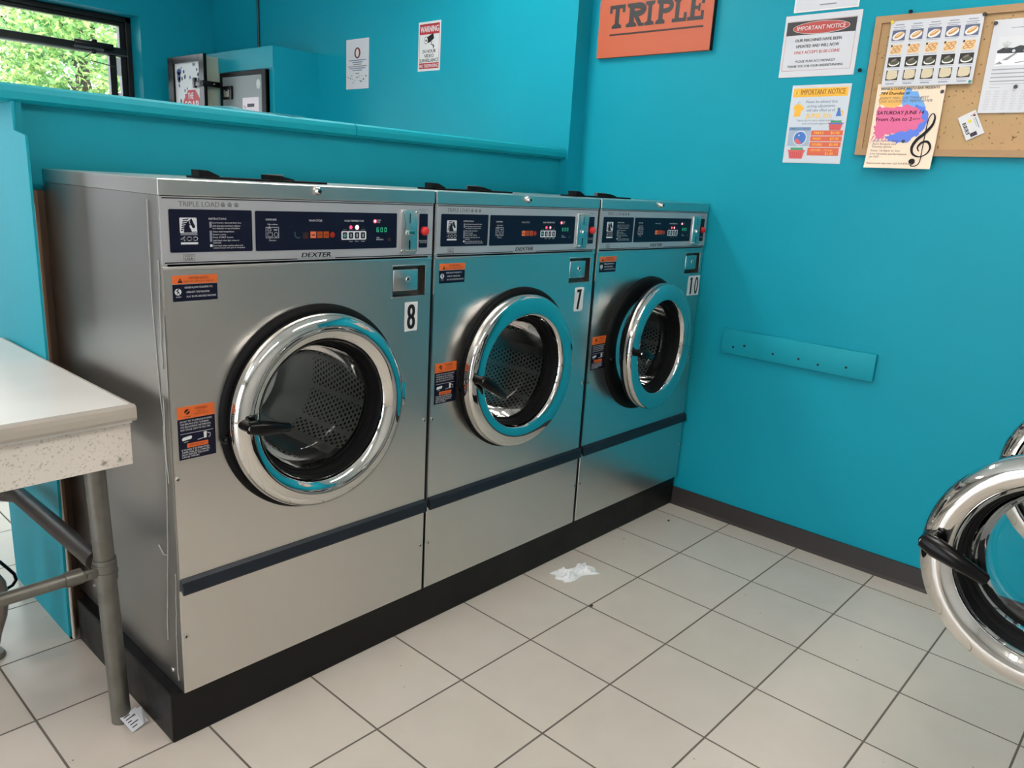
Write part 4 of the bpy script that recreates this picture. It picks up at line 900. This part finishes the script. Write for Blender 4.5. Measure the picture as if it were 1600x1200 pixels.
for j in range(8):
    for i in range(9):
        u = .012+.022*i; v = .010+.0068*j; p.stroke([(u, v), (u+.003, v+.003), (u+.006, v-.001), (u+.010+rnd.uniform(0, .004), v+.002)], .0007, g2, 1)
tag(p.build('photo_sheet'), 'white sheet with a black and white snowy house photo, on the cork', 'flyer', 'papers on the cork board')
# tilted card
a = R(-62)
cU = Vector((0, -math.cos(a), math.sin(a))); cV = Vector((0, math.sin(a), math.cos(a))); cc = Vector((XC-.0016, -.8255, 1.4720))
p = Print(cc-cU*.0365-cV*.0245, cU, cV); W, H = .073, .049
p.sheet(W, H, .0008, card); p.text('Y', .006, H-.017, .013, redink, 1, w=.010, bold=.02); p.rect(.012, H-.010, .016, H-.004, blackink, 2); p.disc(.024, H-.023, .0052, mm('yellow_dot', 'e2d24a'), 1)
for k in range(10): p.rect(.022+.0036*k, .005, .0238+.0036*k+(.0010 if k % 3 == 0 else 0), .0150, blackink, 1)
p.rect(.058, .014, .069, .032, mm('purple_block', '2f2438'), 1); p.rect(.020, H-.008, .052, H-.0062, slate, 1); p.rect(.020, H-.0125, .046, H-.0112, litex, 1)
tag(p.build('membership_card'), 'small white card with a barcode pinned askew on the cork', 'card', 'papers on the cork board')
# pins
pinmat = {'dark': mat('dark_pin', (.03, .03, .028), .35), 'yellow': mat('yellow_pin', (.75, .6, .05), .35), 'green': mat('green_pin', (.01, .25, .18), .35)}
for y, z, c_, x, lb in ((-.559, 1.7735, 'yellow', XC-.007, 'yellow push pin at the top left of the food sheet'), (-.808, 1.7735, 'dark', XC-.007, 'dark push pin at the top right of the food sheet'), (-.803, 1.5930, 'green', XC-.004, 'green push pin at the lower right of the food sheet'),
                  (-.840, 1.7480, 'dark', XC-.002, 'dark push pin at the top left of the snowy house sheet'), (-.733, 1.5680, 'dark', XC-.003, 'dark push pin at the upper right of the music poster'), (-.648, 1.4255, 'dark', XC-.003, 'dark push pin in the blue splash of the music poster'), (-.921, 1.5750, 'dark', XC-.002, 'dark push pin in the middle of the snowy house sheet')):
    b = MB(); b.lathe([(0, -.0085), (.0045, -.0080), (.0055, -.0055), (.0030, -.0030), (.0048, -.0010), (.0048, 0.0)], (x, y, z), pinmat[c_], 'x', 12); b.lathe([(.0008, 0), (.0006, .0085)], (x, y, z), chrome, 'x', 6)
    tag(b.build('push_pin'), lb, 'push pin', 'push pins on the cork board')

# ------------------------------------------------------------------ things in the back room
# surveillance sign on the sign wall
p = Print((XS-.0015, 1.6065, 1.7320), (0, -1, 0), (0, 0, 1)); W, H = .157, .2185
p.sheet(W, H, .0012, card); sred = mm('sign_red', 'b0202c'); p.frame(.008, .010, W-.008, H-.010, .0018, sred, 1)
p.rect(.008, H-.056, W-.008, H-.010, sred, 1, .004); p.text('WARNING', W/2, H-.046, .026, card, 2, w=.130, al='C', bold=.03)
p.poly([(.050, .134), (.062, .150), (.106, .166), (.112, .142), (.082, .126), (.056, .124)], blackink, 1); p.disc(.056, .136, .0125, card, 2, .016); p.stroke([(.056+.0125*math.cos(t), .136+.016*math.sin(t)) for t in [2*PI*k/16 for k in range(17)]], .0022, blackink, 3); p.disc(.056, .136, .005, blackink, 3)
p.stroke([(.096, .130), (.092, .118), (.108, .112), (.108, .100)], .005, blackink, 1); p.poly([(.104, .110), (.114, .114), (.110, .096)], blackink, 1)
for st, v, ww in (('24 HOUR', .080, .096), ('VIDEO', .060, .068), ('SURVEILLANCE', .040, .134)): p.text(st, W/2, v, .0150, blackink, 1, w=ww, al='C', bold=.035)
p.rect(.008, .010, W-.008, .036, sred, 1, .003); p.text('NO TRESPASSING', W/2, .0155, .0145, card, 2, w=.132, al='C', bold=.02)
tag(p.build('warning_sign'), 'white and red video surveillance warning sign in the back room', 'sign')
# hand washing paper
p = Print((XS-.0015, 2.1865, 1.6710), (0, -1, 0), (0, 0, 1)); W, H = .1935, .2445
p.sheet(W, H, .0012, paper); p.disc(W/2, H-.068, .026, mm('maroon_ring', '5a1f2a'), 1, .027); p.disc(W/2, H-.068, .0145, mm('skin_print', 'e3b3ab'), 2, .020); p.poly([(W/2-.010, H-.085), (W/2-.010, H-.062), (W/2-.004, H-.054), (W/2, H-.048), (W/2+.004, H-.054), (W/2+.010, H-.064), (W/2+.008, H-.085)], card, 3)
for v, ww in ((.1390, .150), (.1290, .088), (.1190, .070), (.1090, .164), (.0995, .136), (.0900, .084), (.0740, .034)): p.rect(W/2-ww/2, v, W/2+ww/2, v+.004, greyink if ww > .15 or ww < .08 else slate, 1)
rnd = random.Random(3)
for k in range(22): p.disc(.012+.170*rnd.random(), .030+.036*rnd.random(), .0042*rnd.uniform(.4, 1), mm('paw_teal', '2f5560'), 1, None, 8)
tag(p.build('notice_sheet'), 'white sheet with a round hand emblem in the back room', 'notice')
# grey coin changer
Kc = empty('change_machine', 'grey steel cabinet with a black frame on the teal enclosure', 'cabinet', (1.69, 2.77, 1.35)); KL = Vector((1.69, 2.77, 1.35))
b = MB(); b.box(1.694, 1.712, 2.495, 2.988, 1.18, 1.750, blackgloss, .003); b.box(1.688, 1.712, 2.495, 2.535, 1.18, 1.75, blackmatte, .002); b.box(1.688, 1.712, 2.960, 2.988, 1.18, 1.75, blackmatte, .002); b.box(1.688, 1.700, 2.5352, 2.9598, 1.728, 1.75, blackmatte, .001); child(b.build('frame'), Kc, KL)
b = MB(); b.box(1.690, 1.700, 2.540, 2.962, 1.20, 1.727, greydoor, .002); dr_ = child(b.build('door'), Kc, KL)
def sub(o, par, L): o.data.transform(Matrix.Translation(-L)); o.parent = par; return o
b = MB(); b.box(1.678, 1.692, 2.845, 2.948, 1.606, 1.678, blackgloss, .003); b.box(1.674, 1.680, 2.865, 2.925, 1.618, 1.655, mat('dim_steel', (.22, .21, .2), .35, .8), .002); b.box(1.672, 1.677, 2.868, 2.900, 1.648, 1.66, chrome, .001); sub(b.build('coin_acceptor'), dr_, KL)
p = Print((1.6893, 2.742, 1.515), (0, -1, 0), (0, 0, 1)); p.sheet(.172, .096, .0006, mm('pink_white', 'e6dbe4')); p.rect(.050, .046, .125, .064, mm('purple_block', '2f2438'), 1); p.rect(.014, .044, .022, .056, redink, 1); p.rect(.030, .040, .036, .050, blackink, 1); o = sub(p.build('paper_label'), dr_, KL)
p = Print((1.6893, 2.572, 1.677), (0, -1, 0), (0, 0, 1)); p.disc(0, 0, .019, card, 1, .024); p.disc(0, 0, .013, greyink, 2, .017); p.disc(0, 0, .010, card, 3, .014); p.rect(-.002, -.010, .002, .006, greyink, 4); sub(p.build('round_sticker'), dr_, KL)
# soap vending machine
Ks = empty('soap_vending_machine', 'soap vending machine with a spotted front and red octagon', 'vending machine', (1.65, 3.22, 1.2)); KL = Vector((1.65, 3.22, 1.2))
b = MB(); b.box(1.618, 1.712, 3.035, 3.44, 1.15, 1.838, greenside, .002); child(b.build('case'), Ks, KL)
b = MB(); b.box(1.600, 1.620, 3.002, 3.062, 1.14, 1.847, blackgloss, .002); b.box(1.600, 1.620, 3.382, 3.452, 1.14, 1.847, blackgloss, .002); b.box(1.600, 1.620, 3.062, 3.382, 1.810, 1.847, blackgloss, .002); b.box(1.600, 1.620, 3.062, 3.382, 1.14, 1.18, blackgloss, .002); child(b.build('door_frame'), Ks, KL)
p = Print((1.612, 3.384, 1.18), (0, -1, 0), (0, 0, 1)); W, H = .324, .63; p.sheet(W, H, .003, card)
rnd = random.Random(8); dr1 = mm('drop_navy', '1b2b4c'); dr2 = mm('drop_blue', '2a4f8c')
p.disc(.055, .585, .030, dr2, 1, .018); p.disc(.05, .555, .022, dr2, 1, .032)
for k in range(46):
    u, v = .02+.285*rnd.random(), .22+.40*rnd.random(); p.disc(u, v, rnd.uniform(.005, .011), rnd.choice((dr1, dr1, dr2)), 1, rnd.uniform(.008, .017), 10, rnd.uniform(-.5, .5))
p.rect(.205, .42, .285, .545, mm('offwhite_patch', 'd8d6d2'), 2)
co = (.205, .375); p.poly([(co[0]+.118*math.cos(R(22.5+45*k)), co[1]+.112*math.sin(R(22.5+45*k))) for k in range(8)], mm('octagon_red', 'c23a46'), 3)
p.text('THE', .190, .430, .034, card, 4, w=.072, al='C', bold=.02); p.text('SOAP', .200, .366, .052, card, 4, w=.170, al='C', bold=.03); p.text('STOP', .200, .300, .046, card, 4, w=.130, al='C', bold=.02)
child(p.build('front_graphic'), Ks, KL)
b = MB(); b.box(1.588, 1.602, 3.00, 3.10, 1.672, 1.702, blackgloss, .003); b.box(1.588, 1.712, 2.992, 3.004, 1.672, 1.702, blackgloss, .002); b.box(1.586, 1.600, 3.085, 3.115, 1.665, 1.72, blackgloss, .003); b.lathe([(0, -.004), (.005, -.003), (.006, 0)], (1.655, 2.992, 1.687), chrome, 'y', 10); child(b.build('hasp'), Ks, KL)
# paper lying on the cap rail
b = MB()
def lay(pts, dz):
    n = len(pts); b.add([(x, y, z+dz) for x, y, z in pts]+[(x, y, z+dz-.0006) for x, y, z in pts], [tuple(range(n)), tuple(range(n, 2*n))[::-1]]+[(i, (i+1) % n, n+(i+1) % n, n+i) for i in range(n)], mat('pale_teal_paper', (.34, .62, .68), .6))
lay([(.43, .66, 1.385), (.50, .655, 1.392), (.56, .66, 1.387), (.735, .650, 1.3855), (.76, .80, 1.3855), (.45, .82, 1.386)], .0008)
lay([(.50, .645, 1.385), (.70, .638, 1.385), (.70, .70, 1.385), (.50, .71, 1.385)], .0002)
tag(b.build('loose_paper'), 'pale loose paper lying on the teal cap rail', 'paper')

# ------------------------------------------------------------------ litter on the floor
def crumple(name, c, rx, ry, h, m, seed, label, cat, rot=0):
    rnd = random.Random(seed); b = MB(); N = 15; vs = []; fs = []
    for j in range(N+1):
        for i in range(N+1):
            u, v = i/N*2-1, j/N*2-1; e_ = 1-max(abs(u), abs(v))
            x = u*rx*(1+.10*math.sin(v*5+seed)); y = v*ry*(1+.22*math.sin(u*4+seed*2))
            z = .002+h*(.35+.65*rnd.random())*min(1, e_*2.2)*(.55+.45*math.sin(u*6+seed)*math.cos(v*5))
            ca, sa = math.cos(rot), math.sin(rot); vs.append((c[0]+x*ca-y*sa, c[1]+x*sa+y*ca, max(.0012, z)))
    for j in range(N):
        for i in range(N): a_ = j*(N+1)+i; fs.append((a_, a_+1, a_+N+2, a_+N+1))
    K2 = len(vs); vs2 = [(x, y, .0003) for x, y, z in vs]
    rim = [i for i in range(N+1)]+[j*(N+1)+N for j in range(1, N+1)]+[N*(N+1)+i for i in range(N-1, -1, -1)]+[j*(N+1) for j in range(N-1, 0, -1)]
    b.add(vs+vs2, fs+[(K2+f[3], K2+f[2], K2+f[1], K2+f[0]) for f in fs]+[(a_, q, K2+q, K2+a_) for a_, q in zip(rim, rim[1:]+rim[:1])], m)
    return tag(b.build(name), label, cat)
crumple('crumpled_tissue', (1.258, -.098), .074, .034, .028, foil, 2, 'crumpled white tissue on the floor in front of the washers', 'tissue', -.25)
# folded receipt by the table leg
p = Print((-.076, .102, .004), (1, .25, .12), (-.2, 1, .35)); p.sheet(.040, .048, .0006, paper, 1, 1)
for k in range(5): p.rect(.006, .008+.008*k, .006+(.012, .020, .009, .022, .014)[k], .0105+.008*k, blackink, 1)
p.text('18', .022, .030, .006, blackink, 1)
p.b.add([(-.050, .104, .010), (-.034, .120, .006), (-.036, .150, .024), (-.056, .146, .026), (-.050, .104, .0095), (-.034, .120, .0055), (-.036, .150, .0235), (-.056, .146, .0255)], [(0, 1, 2, 3), (4, 7, 6, 5), (0, 4, 5, 1), (1, 5, 6, 2), (2, 6, 7, 3), (3, 7, 4, 0)], paper)
tag(p.build('receipt'), 'small folded printed receipt on the floor by the table leg', 'receipt')
for x, y, s_, lb in ((1.866, -.082, .006, 'dark bit of lint on the tile near the wall corner'), (1.128, -.262, .007, 'dark bit of lint on the grout in front of the tissue')):
    b = MB(); bm = bmesh.new(); bmesh.ops.create_icosphere(bm, subdivisions=1, radius=s_)
    for v in bm.verts: v.co = Vector((v.co.x*1.2, v.co.y*.8, v.co.z*.5+s_*.5))
    b.bm(bm, mat('lint_dark', (.05, .04, .035), .9), False, Matrix.Translation((x, y, 0))); tag(b.build('lint'), lb, 'lint')

# ------------------------------------------------------------------ ceiling lamps and one added fill light
def lamp(x, y, L, label, along='x'):
    t = empty('ceiling_light', label, 'ceiling light', (x, y, ZC-.001)); 
    a, c_ = (L/2, .075) if along == 'x' else (.075, L/2)
    b = MB(); b.box(-a-.02, a+.02, -c_-.02, c_+.02, -.035, 0, white_ceiling, .004); b.build('housing', t)
    b = MB(); b.box(-a, a, -c_, c_, -.06, -.034, lampmat, .006); b.build('diffuser', t)
lamp(1.00, .82, 1.1, 'long fluorescent ceiling light above the washer row')
lamp(-.60, -1.75, 1.1, 'long fluorescent ceiling light above the aisle')
lamp(1.00, -1.35, 1.1, 'long fluorescent ceiling light above the open washer doors')
lamp(-2.2, -.55, 1.1, 'long fluorescent ceiling light above the folding table')
lamp(-1.5, 2.10, 1.1, 'unseen fill light added in the back room to brighten its floor')  # fill light added to brighten the back floor and end board

# ------------------------------------------------------------------ sun and sky
sun = bpy.data.lights.new('sun', 'SUN'); sun.energy = 6.0; sun.angle = R(2); sun.color = (1, .96, .88)
so = bpy.data.objects.new('sun', sun); C.objects.link(so); so.rotation_euler = (R(38), 0, R(-18)); so.location = (0, -3, 6)
wd_ = bpy.data.worlds.new('world'); bpy.context.scene.world = wd_; wd_.use_nodes = True
bg = wd_.node_tree.nodes['Background']; bg.inputs[0].default_value = (.86, .92, 1.0, 1); bg.inputs[1].default_value = 3.6

# ------------------------------------------------------------------ camera
cam = bpy.data.cameras.new('camera'); co_ = bpy.data.objects.new('camera', cam); C.objects.link(co_)
f_px, yaw, pitch, roll = 1208.98, R(-48.224), R(-14.328), R(3.353)
fw = Vector((-math.sin(yaw)*math.cos(pitch), math.cos(yaw)*math.cos(pitch), math.sin(pitch)))
rt = Vector((math.cos(yaw), math.sin(yaw), 0)); up = rt.cross(fw)
r2 = rt*math.cos(roll)+up*math.sin(roll); u2 = -rt*math.sin(roll)+up*math.cos(roll)
M3 = Matrix((r2, u2, -fw)).transposed()
co_.matrix_world = Matrix.Translation((-.6346, -1.4621, 1.2225)) @ M3.to_4x4()
cam.sensor_width = 36; cam.lens = 36*f_px/1600; cam.clip_start = .02
bpy.context.scene.camera = co_

# ------------------------------------------------------------------ survey units -> metres
bpy.context.view_layer.update()
for me in bpy.data.meshes: me.transform(Matrix.Scale(S, 4))
for o in bpy.data.objects: o.location = o.location*S
vs_ = bpy.context.scene.view_settings
bpy.context.scene.display_settings.display_device = 'sRGB'
vs_.view_transform = 'Standard'; vs_.look = 'None'; vs_.gamma = 1; vs_.use_curve_mapping = False; vs_.exposure = 0.75
bpy.context.scene.cycles.max_bounces = 10
bpy.context.scene.cycles.use_denoising = True
